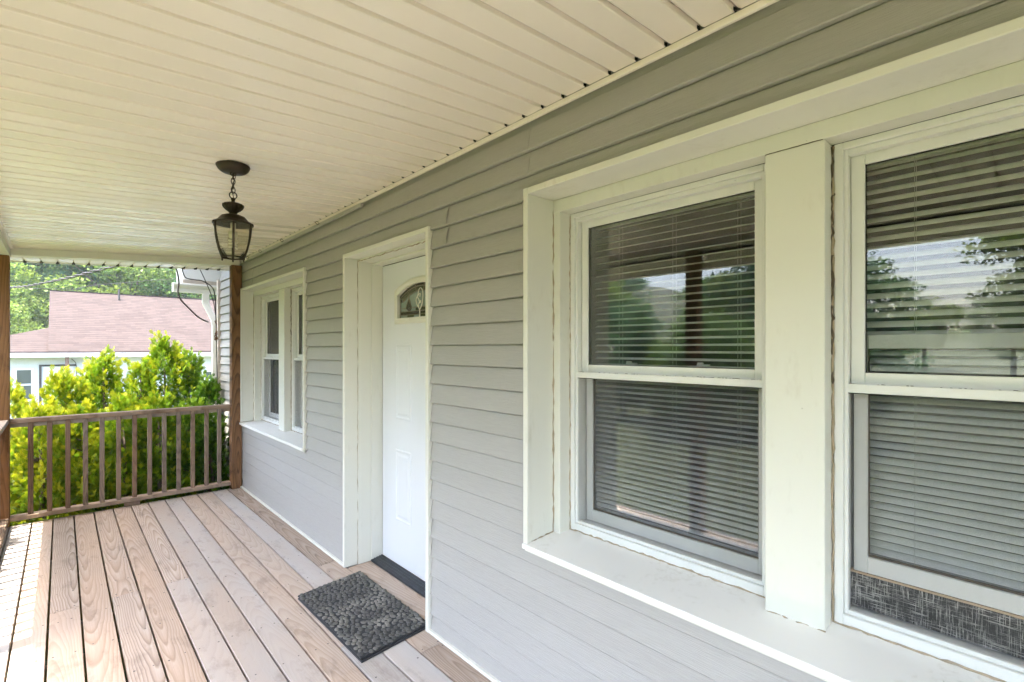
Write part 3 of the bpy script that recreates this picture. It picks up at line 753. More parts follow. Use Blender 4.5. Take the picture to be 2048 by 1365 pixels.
for s in (1, -1):
    came([(DC + s * .14, 1.84), (DC + s * .175, 1.775), (DC + s * .14, zi0 + .022), (DC + s * .105, 1.775), (DC + s * .14, 1.84)]); came([(DC + s * .14, 1.84), (DC + s * .135, arch(.14) - b2)])
    for e in (.16, .055): came([(DC + s * e, arch(e) - .004), (DC + s * e * .82, arch(e) - b2)])
m.build('came', M['brass'], door)
m = MB(); cx_ = GX - .008
leaf = spline([(DC, LZ + .004), (DC, 1.755), (DC + .03, 1.79), (DC + .042, 1.825), (DC + .022, 1.85), (DC + .012, 1.88), (DC - .008, 1.896), (DC - .030, 1.885), (DC - .04, 1.85), (DC - .028, 1.79), (DC, 1.755)], 6)
m.tube([(cx_, p.x, p.y) for p in [Vector((a[0], a[1], 0)) for a in [(l[0], l[1]) for l in leaf]]], .0034, 6)
sw = spline([(DC + .004, 1.76), (DC + .012, 1.79), (DC - .012, 1.815), (DC - .006, 1.80), (DC + .014, 1.83), (DC + .026, 1.835), (DC + .010, 1.855), (DC - .008, 1.86), (DC - .002, 1.84)], 6)
m.tube([(cx_, a[0], a[1]) for a in sw], .0028, 6)
m.build('leaf_motif', M['white_came'], door)
# jambs, head, casing, threshold
m = MB(); ya, yb, zh = 2.207, 3.267, 2.147
for s, ye in ((-1, yb), (1, ya)):
    for (x0, x1, d0, d1) in ((1.4305, 1.78, 0, .022), (1.522, 1.78, .0222, .031), (1.618, 1.742, .0312, .039)):
        a, b = ye + s * d0, ye + s * d1; m.box(x0, x1, min(a, b), max(a, b), .002, zh - .02)
m.build('door_jamb', M['trim'], door, bevel=.0015)
m = MB(); m.box(1.4305, 1.78, ya, yb, zh - .0198, zh); m.box(1.522, 1.78, ya + .0225, yb - .0225, zh - .036, zh - .020); m.box(1.618, 1.742, ya + .0315, yb - .0315, zh - .0475, zh - .0362)
m.build('door_head', M['trim'], door, bevel=.0015)
m = MB()
for (a, b) in ((yb - .0225, yb + .004), (ya - .004, ya + .0225)): m.box(1.423, 1.443, a, b, .003, zh + .004)
m.box(1.4235, 1.443, ya + .0225, yb - .0225, zh - .0225, zh + .0038); m.build('door_casing', M['trim'], door, bevel=.003, seg=2)
m = MB(); m.box(1.7445, 1.752, DY0 - .02, DY1 + .02, .02, 2.11)
m.box(1.708, 1.744, DY1 + .0005, DY1 + .006, .03, DZ1 + .004); m.box(1.708, 1.744, DY0 - .006, DY0 - .0005, .03, DZ1 + .004); m.box(1.708, 1.744, DY0, DY1, DZ1 + .0005, DZ1 + .005)
m.v = [v for v in m.v]; mm = MB()
mm.box(1.704, 1.743, DY1 + .0008, DY1 + .0055, .03, DZ1 + .004); mm.box(1.704, 1.743, DY0 - .0055, DY0 - .0008, .03, DZ1 + .004); mm.box(1.704, 1.743, DY0, DY1, DZ1 + .0008, DZ1 + .0048)
mm.build('weather_strip', M['dark'], door)
m = MB(); m.hexa([(1.614, 2.239, .0), (1.70, 2.239, .0), (1.70, 3.234, .0), (1.614, 3.234, .0)], [(1.617, 2.239, .012), (1.70, 2.239, .024), (1.70, 3.234, .024), (1.617, 3.234, .012)])
for xx in (1.635, 1.655, 1.675, 1.69): m.box(xx, xx + .006, 2.241, 3.232, .012, .0155 + (xx - 1.617) * .15)
m.build('threshold', M['threshold'], door)
MB().box(1.70, 1.75, 2.239, 3.234, .0, .0245).build('sill_strip', M['tan'], door)
m = MB(); caulk(m, (1.521, 3.244, .005), (1.521, 3.244, 2.12), .0022, 60, 3); caulk(m, (1.521, 3.24, 2.111), (1.521, 2.26, 2.111), .0028, 50, 4, .003); m.build('caulk_bead', M['caulk'], door)

# ------------------------------------------------------------------ posts and railings
def post(x0, x1, y0, y1, z0, z1, label, name='porch_post', group='porch posts'):
    m = MB().box(x0, x1, y0, y1, z0, z1); o = m.build(name, M['post'], bevel=.006, seg=2); return tag(o, label, 'post', group)
post(1.340, 1.4385, 5.885, 5.985, .0, ceil_z(1.39) - .0665, 'brown wooden post against the house wall at the right end of the railing')
post(-.4215, -.3235, 5.9, 6.0, .0, 2.2915, 'brown wooden corner post at the left edge, at the left end of the railing')
post(-.4215, -.3235, 1.88, 1.98, .0, 2.2915, 'wooden porch post on the open front side, reflected in the big window')
post(-.4215, -.3235, 3.46, 3.56, .0, 1.0, 'short wooden newel post where the front railing ends', 'newel_post', None)
def railing(label, x_axis, a, b, c, positions):
    r = empty('porch_railing', label, 'railing', 'porch railings', loc=((a + b) / 2, c, 0) if x_axis else (c, (a + b) / 2, 0))
    r.location = (0, 0, 0)
    def bx(l0, l1, c0, c1, z0, z1, name, mat, bev=.003):
        m = MB(); m.box(l0, l1, c0, c1, z0, z1) if x_axis else m.box(c0, c1, l0, l1, z0, z1); return m.build(name, mat, r, bevel=bev, seg=2)
    mt = M['railx'] if x_axis else M['raily']
    bx(a, b, c - .045, c + .045, .868, .906, 'top_rail', mt, .006); bx(a, b, c - .012, c + .012, .832, .8675, 'under_rail', mt)
    bx(a, b, c - .045, c + .045, .040, .078, 'bottom_rail', mt, .006)
    for p in positions:
        t = rnd.uniform(-.0015, .0015); w = .0175
        c0 = c - .012 - 2 * w
        bx(p - w + t, p + w + t, c0 - .0005 + .010, c0 + 2 * w - .0005 + .010, .0785, .8675, 'baluster', M['railz'], .003)
    return r
railing('weathered wooden railing across the far end of the porch before the shrubs', True, -.3230, 1.3395, 5.955, [-.195, -.078, .042, .160, .279, .398, .518, .636, .754, .874, .995, 1.115, 1.234])
MB().box(.44, .56, 5.93, 5.965, .0005, .0395).build('foot_block', M['railx'], [o for o in bpy.data.objects if o.name == 'porch_railing'][0])
railing('weathered wooden railing along the open front side at the left edge', False, 3.5605, 5.8995, -.3725, list(np.arange(3.66, 5.86, .122)))

# ------------------------------------------------------------------ pendant lantern
LX, LY = .634, 2.757; CZ = ceil_z(LX)
lan = empty('pendant_lantern', 'dark bronze pendant lantern with curved glass sides hanging from the porch ceiling', 'lantern', loc=(LX, LY, 1.96))
def lb(m, name, mat, smooth=True, parent=None):
    body = name not in ('ceiling_canopy', 'loop', 'chain_link', 'wire')   # the body is drawn a little smaller than its first draft
    for i, v in enumerate(m.v): m.v[i] = (v[0] * .976, v[1] * .976, 1.5 + (v[2] - 1.5) * .9757 - 1.96) if body else (v[0], v[1], v[2] - 1.96)
    return m.build(name, mat, parent or lan, smooth=smooth)
m = MB().lathe([(0.0, CZ - .001), (.074, CZ - .001), (.076, CZ - .006), (.070, CZ - .020), (.058, CZ - .033), (.050, CZ - .037), (.0, CZ - .038)], n=48, flute=.014, nf=24); lb(m, 'ceiling_canopy', M['bronze'])
m = MB(); m.tube([(.012 * math.cos(a), 0, CZ - .044 + .010 * math.sin(a)) for a in np.linspace(0, 2 * math.pi, 13)[:-1]], .0028, 6, True); lb(m, 'loop', M['bronze'])
zt, zb_ = CZ - .046, 2.286; nl = 4; step = (zt - zb_) / nl
for k in range(nl):
    zc = zt - step * (k + .5); hl = step * .5 + .0055; pts = []
    for a in np.linspace(0, 2 * math.pi, 17)[:-1]:
        u = .0088 * math.cos(a); w = hl * math.sin(a); pts.append((u, 0, zc + w) if k % 2 else (0, u, zc + w))
    lb(MB().tube(pts, .0021, 6, True), 'chain_link', M['bronze'])
m = MB(); m.tube([(.017 * math.cos(a), .0, 2.291 + .017 * math.sin(a)) for a in np.linspace(0, 2 * math.pi, 21)[:-1]], .0028, 6, True); lb(m, 'hanging_ring', M['bronze'])
m = MB(); cordp = spline([(.004, .004, CZ - .04), (.012, .006, 2.37), (-.006, -.006, 2.31), (.002, .0, 2.26)], 8); m.tube(cordp, .0018, 6); lb(m, 'wire', M['bronze'])
m = MB().lathe([(.0, 2.279), (.009, 2.277), (.011, 2.270), (.007, 2.264), (.009, 2.258), (.013, 2.251)], n=20); lb(m, 'stem', M['bronze'])
m = MB().lathe([(.010, 2.2515), (.030, 2.2505), (.046, 2.244), (.0485, 2.236), (.044, 2.226), (.033, 2.214), (.020, 2.204), (.016, 2.196), (.019, 2.191)], n=64, flute=.05, nf=16); lb(m, 'fluted_finial', M['bronze'])
m = MB().lathe([(.018, 2.1905), (.040, 2.188), (.054, 2.182), (.064, 2.170), (.072, 2.160), (.089, 2.150), (.0945, 2.146), (.0945, 2.141), (.084, 2.139), (.060, 2.150), (.0, 2.156)], n=48); lb(m, 'cap', M['bronze'])
PR = [(2.141, .0915), (2.115, .0910), (2.085, .0880), (2.050, .0815), (2.015, .0720), (1.985, .0610), (1.972, .0555)]
for k in range(6):
    a = R(18) + k * R(60); ca, sa = math.cos(a), math.sin(a)
    m = MB(); rows = []
    for (z, r_) in PR:
        for (dr, dt) in ((.003, -.0052), (.003, .0052), (-.002, .0052), (-.002, -.0052)): rows.append(((r_ + dr) * ca - dt * sa, (r_ + dr) * sa + dt * ca, z))
    m.v = rows
    for i in range(len(PR) - 1):
        for j in range(4): m.f.append((4 * i + j, 4 * i + (j + 1) % 4, 4 * i + 4 + (j + 1) % 4, 4 * i + 4 + j))
    m.f += [(0, 1, 2, 3), tuple(len(rows) - 4 + j for j in (3, 2, 1, 0))]
    rib = lb(m, 'rib', M['bronze'], False)
    s = MB().lathe([(.0, 2.146), (.0045, 2.143), (.0045, 2.137), (0, 2.134)], ((PR[0][1] + .006) * ca, (PR[0][1] + .006) * sa), 8); s.lathe([(.0, 1.974), (.0042, 1.971), (.0042, 1.958), (0, 1.955)], (.056 * ca, .056 * sa), 8)
    lb(s, 'knob', M['bronze'], True, rib)
    # glass panel between this rib and the next
    m = MB(); a2 = a + R(60)
    for (z, r_) in PR:
        p0 = Vector((r_ * ca, r_ * sa, z)); p1 = Vector((r_ * math.cos(a2), r_ * math.sin(a2), z))
        for t in (.03, .35, .65, .97):
            p = p0.lerp(p1, t); bul = 1 + .05 * math.sin(math.pi * t); m.v.append((p.x * bul, p.y * bul, z))
    for i in range(len(PR) - 1):
        for j in range(3): m.f.append((4 * i + j, 4 * i + j + 1, 4 * i + 5 + j, 4 * i + 4 + j))
    lb(m, 'glass_pane', M['seeded'])
m = MB(); hexr = [(.0575 * math.cos(R(18) + k * R(60)), .0575 * math.sin(R(18) + k * R(60)), 1.971) for k in range(6)]; m.tube(hexr, .0042, 6, True); lb(m, 'base_ring', M['bronze'], False)
m = MB().lathe([(.0, 2.15), (.0125, 2.149), (.0125, 2.105), (.0, 2.104)], n=16); lb(m, 'socket', M['bulb'])
m = MB().lathe([(.0, 2.1035), (.019, 2.103), (.021, 2.085), (.017, 2.070), (.0, 2.069)], n=20); bulb = lb(m, 'bulb_base', M['bulb'])
m = MB(); hel = [(.017 * math.cos(t), .017 * math.sin(t), 2.066 - .046 * t / (2 * math.pi * 3)) for t in np.linspace(0, 2 * math.pi * 3, 50)]; m.tube(hel, .0058, 8); lb(m, 'spiral_tube', M['bulb'], True, None)

# cup hooks in the top trim
for (yy, lab) in ((3.69, 'dark screw hook on the top siding, nearest of four and above the door side'), (4.494, 'dark screw hook on the top siding, second nearest of four'), (5.125, 'dark screw hook on the top siding, third of four'), (5.567, 'dark screw hook on the top siding, farthest, beside the end beam')):
    h = empty('screw_hook', lab, 'hook', 'screw hooks along the top of the siding', loc=(1.4265, yy, 2.447))
    m = MB(); m.tube([(-.016 - .012 * math.cos(a), .012 * math.sin(a) * .4, .012 * math.sin(a)) for a in np.linspace(-2.6, 2.6, 16)], .0028, 6); m.build('ring', M['bronze'], h, smooth=True)
    m = MB(); m.tube([(-.006, 0, 0), (.002, 0, 0)], .0032, 6); m.build('shank', M['bronze'], h)

# leaf litter blown against the foot of the end railing
lit = MB(); q = random.Random(77)
for k in range(150):
    x = q.uniform(-.3, 1.33); y = 5.94 - abs(q.gauss(0, .05)) - (.25 * q.random() if q.random() < .12 else 0); s_ = q.uniform(.004, .011); a = q.random() * 6.28; z = .0035 + q.random() * .004
    lit.quad((x + s_ * math.cos(a), y + s_ * math.sin(a), z), (x - .5 * s_ * math.sin(a), y + .5 * s_ * math.cos(a), z + .003), (x - s_ * math.cos(a), y - s_ * math.sin(a), z), (x + .5 * s_ * math.sin(a), y - .5 * s_ * math.cos(a), z + .001))
tag(lit.build('leaf_litter', M['litter']), 'scattered dry leaf bits along the foot of the end railing', 'litter', kind='stuff')

# ------------------------------------------------------------------ door mats
C00, C10, C01, C11 = Vector((1.058, 2.222, 0)), Vector((1.468, 2.262, 0)), Vector((1.046, 3.046, 0)), Vector((1.470, 3.105, 0))
def mp(u, v): return C00 * (1 - u) * (1 - v) + C10 * u * (1 - v) + C01 * (1 - u) * v + C11 * u * v
def slab(z0, z1, dx, dy):
    cs = [mp(0, 0), mp(1, 0), mp(1, 1), mp(0, 1)]; m = MB()
    m.hexa([(c.x + dx, c.y + dy, z0) for c in cs], [(c.x + dx, c.y + dy, z1) for c in cs]); return m
o = slab(.0005, .009, -.004, -.016).build('rubber_mat', M['rubber'], bevel=.002); tag(o, 'thin black rubber mat underneath the pebble door mat', 'mat')
mat = slab(.0095, .017, 0, 0).build('door_mat', M['rubber'], bevel=.002); tag(mat, 'black rubber door mat with pebble pattern in front of the white door', 'door mat')
pts = []; q = random.Random(19); tries = 0
while tries < 60000 and len(pts) < 520:
    tries += 1; u, v = q.uniform(.02, .98), q.uniform(.012, .988); p = mp(u, v)
    if all(((p.x - a.x) / 1.0) ** 2 + ((p.y - a.y) / 1.22) ** 2 > .0222 ** 2 for a in pts): pts.append(p)
pm = []
for k in range(6):
    m = MB(); n = 10; qq = random.Random(k); rad = [1 + qq.uniform(-.13, .13) for _ in range(n)]
    for (rr, z) in ((1.0, 0), (.95, .55), (.70, .9)):
        for j in range(n):
            an = 2 * math.pi * j / n; m.v.append((rr * rad[j] * math.cos(an), rr * rad[j] * math.sin(an), z))
    for i in range(2):
        for j in range(n): m.f.append((i * n + j, i * n + (j + 1) % n, (i + 1) * n + (j + 1) % n, (i + 1) * n + j))
    m.v.append((0, 0, 1.0)); c = len(m.v) - 1
    for j in range(n): m.f.append((2 * n + j, 2 * n + (j + 1) % n, c))
    me = m.mesh('pebble', smooth=True); me.materials.append(M['pebble']); pm.append(me)
pts.sort(key=lambda p: p.length)
extra = MB()
for i, p in enumerate(pts):
    near = min((p - a).length for a in pts if a is not p); sx = min(max(near * .45, .0100), .0138) * q.uniform(.96, 1.04); sy = sx * q.uniform(1.22, 1.5); rz = q.uniform(-.45, .45); sz = q.uniform(.0045, .0065)
    if i < 298:
        o = link('pebble', pm[i % 6], mat); o.location = (p.x, p.y, .0168); o.rotation_euler = (0, 0, rz); o.scale = (sx, sy, sz)
    else:
        mt = Matrix.Translation((p.x, p.y, .0168)) @ Matrix.Rotation(rz, 4, 'Z') @ Matrix.Diagonal((sx, sy, sz, 1)); b = len(extra.v); me = pm[i % 6]
        extra.v += [tuple(mt @ v.co) for v in me.vertices]; extra.f += [tuple(b + k for k in pl.vertices) for pl in me.polygons]
if extra.v: tag(extra.build('pebble_rest', M['pebble'], mat, smooth=True), kind='stuff')

# ------------------------------------------------------------------ neighbour's house
nb = empty('neighbour_house', 'pale low house with faded pinkish shingle roof beyond the shrubs', 'house', loc=(0, 0, 0))
def NP(x, z, Y=25.0): return (x * 1.25, Y, 1.5 + (z - 1.5) * 1.25)
EY, RY = 25.0, 29.4; EZ = 1.5 - .14 * 1.25; RZ = 3.97
NW = EY + .55
XL, XR = -.30 * 1.25, 10.5
m = MB(); m.box(-1.75, 11, NW, NW + 8, -2.2, EZ - .02); nwall = m.build('wall', M['nwall'], nb)
m = MB(); th = .10
m.hexa([(XL, EY, EZ), (XR, EY, EZ), (XR, RY, RZ), (XL, RY, RZ)], [(XL, EY, EZ + th), (XR, EY, EZ + th), (XR, RY, RZ + th), (XL, RY, RZ + th)])
m.hexa([(XL, RY, RZ), (XR, RY, RZ), (XR, RY + 4.4, EZ), (XL, RY + 4.4, EZ)], [(XL, RY, RZ + th), (XR, RY, RZ + th), (XR, RY + 4.4, EZ + th), (XL, RY + 4.4, EZ + th)])
roof = m.build('roof', M['shingle'], nb)
m = MB(); a = (XL - .01, EY + .02, EZ); 
m.hexa([(-2.1, EY + .06, EZ), (XL - .004, EY + .06, EZ), (XL - .004, EY + 1.75, EZ + .95), (-2.1, EY + .9, EZ + .42)], [(-2.1, EY + .06, EZ + .08), (XL - .004, EY + .06, EZ + .08), (XL - .004, EY + 1.75, EZ + 1.03), (-2.1, EY + .9, EZ + .50)])
m.build('side_roof', M['shingle'], nb)
m = MB(); m.tube([(1.95, RY - .5, RZ - .35), (1.95, RY - .5, RZ + .30)], .045, 10); m.build('vent_pipe', M['cable_grey'], roof)
m = MB(); m.box(XL, XR, RY - .06, RY + .06, RZ + .1005, RZ + .125); m.build('ridge_cap', M['shingle'], roof)
m = MB(); m.box(-2.1, XR, EY - .05, EY - .001, EZ - .12, EZ + .035); m.build('fascia', M['nwhite'], nb)
m = MB(); m.box(-2.1, XR, EY, NW - .002, EZ - .06, EZ - .03); m.build('eave_soffit', M['nwhite'], nb)
def nwin(x0, x1, z0, z1):
    m = MB(); frame_boxes(m, 0, 0, 0, 0, 0, 0, 0, 0, 0); m = MB()
    def ring(xa, xb, za, zb2, w, ya, yb): m.box(xa, xa + w, ya, yb, za, zb2); m.box(xb - w, xb, ya, yb, za, zb2); m.box(xa + w, xb - w, ya, yb, za, za + w); m.box(xa + w, xb - w, ya, yb, zb2 - w, zb2)
    ring(x0, x1, z0, z1, .07, NW - .045, NW - .001); m.box(x0 + .07, x1 - .07, NW - .035, NW - .002, (z0 + z1) / 2 - .03, (z0 + z1) / 2 + .03)
    w = m.build('window', M['nwhite'], nb); 
    MB().box(x0 + .07, x1 - .07, NW - .022, NW - .018, z0 + .07, (z0 + z1) / 2 - .03).build('pane', M['npane'], w); MB().box(x0 + .07, x1 - .07, NW - .022, NW - .018, (z0 + z1) / 2 + .03, z1 - .07).build('pane', M['npane'], w)
n_ = NT('neighbour_pane'); M['npane'] = n_.fin((.05, .07, .07), .06, 0, .9)
nwin(-1.28, -.76, -.42, .80); nwin(4.70, 5.6, -.3, .55); nwin(7.2, 8.2, -.3, .55)
m = MB(); m.box(-.50, .34, NW - .03, NW - .001, -1.3, .84); d = m.build('door', M['nwhite'], nb)
m = MB(); m.box(-.62, -.55, NW - .04, NW - .001, -1.3, .92); m.box(-.55, .42, NW - .04, NW - .001, .85, .92); m.build('frame', M['cable_grey'], d)
m = MB().lathe([(0, 0), (.03, .002), (.03, .05), (0, .052)], n=10); 
for i, v in enumerate(m.v): m.v[i] = (-.43 + v[0], NW - .031 - v[2], -.20 + v[1])
m.build('handle', M['cable_grey'], d)
MB().box(.10, .215, EY + .08, EY + .20, -1.4, EZ - .062).build('porch_post', M['nbrown'], nb); MB().box(.66, .76, EY + .08, EY + .18, -1.4, EZ - .062).build('downspout', M['nwhite'], nb)
m = MB(); m.tube(spline([(.28, NW - .06, 1.13), (.40, NW - .06, .98), (.43, NW - .06, .7), (.43, NW - .06, .2), (.43, NW - .06, -1.2)], 6), .012, 6); m.build('conduit', M['cable_grey'], nb)

# ------------------------------------------------------------------ cables
def cable(name, pts, r, mat, label, group=None, n=6):
    o = MB().tube(spline(pts, 8), r, n).build(name, mat, smooth=True); return tag(o, label, 'cable', group)
p0 = Vector((-.62, 12, 2.57)); p1 = Vector((.46, 6.9, 2.43)); d_ = p1 - p0
path = [p0 - d_ * 2.2 + Vector((0, 0, 1.2)), p0 - d_ * .9 + Vector((0, 0, .25)), p0, p0 + d_ * .5 + Vector((0, 0, -.035)), p1, p1 + d_ * .1 + Vector((0, 0, .02))]
sp_ = spline(path, 40); sv = MB(); ln = 0; tw = [[], []]
for i, p in enumerate(sp_):
    if i: ln += (p - sp_[i - 1]).length
    a = ln * 9.0
    for k in range(2): tw[k].append(p + .011 * Vector((math.cos(a + k * math.pi), 0, math.sin(a + k * math.pi))))
for k in range(2): sv.tube(tw[k], .008, 6)
tag(sv.build('service_cable', M['cable_grey'], smooth=True), 'thick twisted service cable rising to the porch eave before the trees', 'cable')
cable('power_line', [(-14, 16, 3.2), (-.85, 15, 3.93), (2.5, 14.5, 4.12), (9, 14, 4.9)], .008, M['cable_grey'], 'thin upper power line high across the trees on the left')
cable('power_line', [(-14, 19, 2.8), (-1.05, 21, 3.35), (1.2, 21.5, 3.72), (9, 23, 5.4)], .008, M['cable_grey'], 'thin lower power line sagging just above the neighbour roof')
cable('drop_cable', [(.955, 6.72, 2.47), (.985, 6.75, 2.36), (.995, 6.75, 2.27), (.987, 6.75, 2.156), (1.015, 6.75, 2.071), (1.103, 6.77, 1.972), (1.203, 6.82, 1.880), (1.33, 6.98, 1.835)], .0095, M['cable_grey'], 'grey drooping cable looping from the eave down to the downspout')
cable('drop_cable', [(1.02, 6.72, 2.46), (1.03, 6.74, 2.40), (1.064, 6.75, 2.33), (1.15, 6.75, 2.315), (1.229, 6.75, 2.308), (1.332, 6.77, 2.243), (1.368, 6.80, 2.126), (1.389, 6.85, 1.856), (1.400, 6.87, 1.5), (1.408, 6.88, .9), (1.408, 6.88, -.5)], .0065, M['cable'], 'black cable running along the eave box and down the house corner')
cable('drop_cable', [(1.198, 6.74, 2.45), (1.265, 6.75, 2.296), (1.335, 6.78, 2.12), (1.375, 6.82, 1.95), (1.395, 6.86, 1.77), (1.40, 6.88, 1.4)], .005, M['cable'], 'black cable slanting straight down from the eave to the house corner')
m = MB(); q = random.Random(8)
for k in range(16):
    z = 1.60 + q.random() * .22; m.tube(spline([(1.40 + q.uniform(-.01, .01), 6.86, z), (1.385 + q.uniform(-.02, .02), 6.84, z + q.uniform(-.04, .04)), (1.405 + q.uniform(-.02, .01), 6.85, z + q.uniform(-.07, .07))], 4), .004, 5)
tag(m.build('dry_vine', M['vine']), 'small clump of dry brown vine caught on the house corner cables', 'vine')

# ------------------------------------------------------------------ foliage
def set_tint(me, tint):
    at = me.attributes.new('tint', 'FLOAT', 'POINT'); at.data.foreach_set('value', np.asarray(tint, dtype=np.float32))
def np_mesh(name, V, F, tint, mat):
    me = bpy.data.meshes.new(name); nv, nf = len(V), len(F)
    me.vertices.add(nv); me.vertices.foreach_set('co', V.astype(np.float32).ravel())
    me.loops.add(nf * 4); me.loops.foreach_set('vertex_index', F.astype(np.int32).ravel())
    me.polygons.add(nf); me.polygons.foreach_set('loop_start', np.arange(nf, dtype=np.int32) * 4); me.polygons.foreach_set('loop_total', np.full(nf, 4, dtype=np.int32))
    me.update(calc_edges=True); set_tint(me, tint); me.materials.append(mat); return me
def spray_template():
    """a flat fan of scale-leaf twigs, growing along +y"""
    V = []; F = []
    def blade(b, d, l, w):
        p = np.array([-d[1], d[0]]) * w; b = np.array(b); d = np.array(d); i = len(V)
        for q_ in (b, b + d * l * .45 + p, b + d * l, b + d * l * .45 - p): V.append((q_[0], q_[1], 0))
        F.append((i, i + 1, i + 2, i + 3))
    blade((0, 0), (0, 1), 1.0, .05)
    for k, t in enumerate((.16, .33, .49, .63, .76)):
        for s in (-1, 1):
            a = R(38) + .03 * k; blade((0, t), (s * math.sin(a), math.cos(a)), .56 * (1.08 - t * .75), .048)
    V = np.array(V); V[:, 2] = .10 * V[:, 0] ** 2 * 4 - .06 * V[:, 1] ** 2
    return V, np.array(F)
SV, SF = spray_template()
def sprays(P, D, N, S, tb):
    """place sprays: position P, growth direction D, side axis from normal N, size S, tint base"""
    D = D / np.linalg.norm(D, axis=1, keepdims=True); X = np.cross(D, N); X /= np.linalg.norm(X, axis=1, keepdims=True) + 1e-9; Z = np.cross(X, D)
    V = P[:, None, :] + S[:, None, None] * (SV[None, :, 0:1] * X[:, None, :] + SV[None, :, 1:2] * D[:, None, :] + SV[None, :, 2:3] * Z[:, None, :])
    n = len(P); F = SF[None] + (np.arange(n) * len(SV))[:, None, None]
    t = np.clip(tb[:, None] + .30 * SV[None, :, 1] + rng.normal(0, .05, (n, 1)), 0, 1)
    return V.reshape(-1, 3), F.reshape(-1, 4), np.repeat(t, 1, axis=0).reshape(-1)

def arborvitae(leaders, mat, label, tintb=.35, dens=1.0):
    """leaders: (x, y, z_base, z_top, radius)"""
    x0, y0, zb = leaders[0][0], leaders[0][1], leaders[0][2]
    root = empty('arborvitae_shrub', label, 'shrub', 'arborvitae shrubs behind the end railing', loc=(x0, y0, zb))
    Vs, Fs, Ts = [], [], []; off = 0; stems = MB()
    for (x, y, z0, z1, r) in leaders:
        h = z1 - z0; npl = int(dens * 200 * h * r / .4); ns = 14
        t = rng.random(npl) ** 1.0; an = rng.random(npl) * 2 * math.pi
        lump = 1 + .15 * np.sin(an * 3 + t * 9 + x * 7) + .10 * np.sin(an * 7 - t * 23 + y)
        prof = np.where(t < .25, .80 + .20 * t / .25, np.clip((1 - t) / .75, 0, 1) ** .6) * r * 1.14 * lump
        frac = np.clip(rng.normal(.74, .2, npl), .15, 1.0); out = np.stack([np.cos(an), np.sin(an), np.zeros(npl)], 1)
        base = np.stack([x + prof * frac * out[:, 0], y + prof * frac * out[:, 1], z0 + h * t * .90], 1)
        ax = out * (.62 - .45 * t[:, None]) + np.array([0, 0, 1.0]) * (.62 + .5 * t[:, None]) + rng.normal(0, .17, (npl, 3)); ax /= np.linalg.norm(ax, axis=1, keepdims=True)
        ln_ = rng.uniform(.13, .27, npl)
        rep = lambda A_: np.repeat(A_, ns, axis=0)
        sfr = rng.random(npl * ns) ** .8; AX = rep(ax); OUT = rep(out); side = rng.normal(0, 1, (npl * ns, 3)); side -= AX * (side * AX).sum(1, keepdims=True); side /= np.linalg.norm(side, axis=1, keepdims=True)
        P = rep(base) + AX * (sfr * rep(ln_))[:, None] + side * (.035 * (1 - sfr) * rng.random(npl * ns))[:, None]
        D = AX + side * (.85 * (1 - .55 * sfr))[:, None] + rng.normal(0, .12, (npl * ns, 3))
        N = np.stack([-OUT[:, 1], OUT[:, 0], np.zeros(npl * ns)], 1) + rng.normal(0, .6, (npl * ns, 3))
        S = rng.uniform(.038, .080, npl * ns); tb = tintb - .44 + .30 * sfr + .32 * (rep(frac) - .7) + rep(rng.normal(0, .10, npl)) + .12 * rep(t)  # yellow tips; darker inside for depth, shade put into the tint
        v, f, tt = sprays(P, D, N, S, tb); Vs.append(v); Fs.append(f + off); Ts.append(tt); off += len(v)
        stems.tube([(x - x0, y - y0, z0 - zb - .02), (x - x0 + .02, y - y0, (z0 - zb) + h * .5), (x - x0, y - y0, (z0 - zb) + h * .93)], [.035, .022, .004], 7)
        q = random.Random(int(x * 100))
        for k in range(26):
            tt_ = q.uniform(.04, .85); a = q.random() * 6.28; l = r * (.75 if tt_ < .3 else (1 - tt_) * .9); zz = z0 - zb + h * tt_
            stems.tube([(x - x0, y - y0, zz), (x - x0 + l * .5 * math.cos(a), y - y0 + l * .5 * math.sin(a), zz + l * .25), (x - x0 + l * math.cos(a), y - y0 + l * math.sin(a), zz + l * .65)], [.009, .006, .002], 5)
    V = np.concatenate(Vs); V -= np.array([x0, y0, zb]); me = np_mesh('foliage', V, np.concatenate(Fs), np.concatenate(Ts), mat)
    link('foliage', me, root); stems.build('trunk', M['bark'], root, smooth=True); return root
G0 = -.74
arborvitae([(-.42, 6.95, G0, 1.22, .42), (-.16, 6.62, G0, .95, .36), (-.62, 6.6, G0, .80, .34)], M['arb'], 'yellow green arborvitae at the far left beside the corner post', .70)  # tint falls rightward along the row: sunny and shaded sides painted in
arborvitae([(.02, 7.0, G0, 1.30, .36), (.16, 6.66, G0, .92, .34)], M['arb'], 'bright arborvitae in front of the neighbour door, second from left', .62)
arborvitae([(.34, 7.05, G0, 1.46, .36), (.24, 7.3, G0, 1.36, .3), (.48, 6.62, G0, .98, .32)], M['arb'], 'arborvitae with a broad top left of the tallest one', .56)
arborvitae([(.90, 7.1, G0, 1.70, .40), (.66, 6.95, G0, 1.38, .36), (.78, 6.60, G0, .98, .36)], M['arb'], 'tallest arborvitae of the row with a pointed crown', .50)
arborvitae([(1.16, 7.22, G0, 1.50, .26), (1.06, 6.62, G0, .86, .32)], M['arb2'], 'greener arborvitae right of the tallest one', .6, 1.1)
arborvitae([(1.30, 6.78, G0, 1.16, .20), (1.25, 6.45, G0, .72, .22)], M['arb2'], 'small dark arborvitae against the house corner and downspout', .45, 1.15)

arborvitae([(-.88, 5.35, G0, 1.75, .36), (-.92, 4.75, G0, 1.55, .34), (-.86, 5.8, G0, 1.5, .3)], M['arb'], 'arborvitae outside the front railing whose shadow falls across the deck boards', .5, .45)

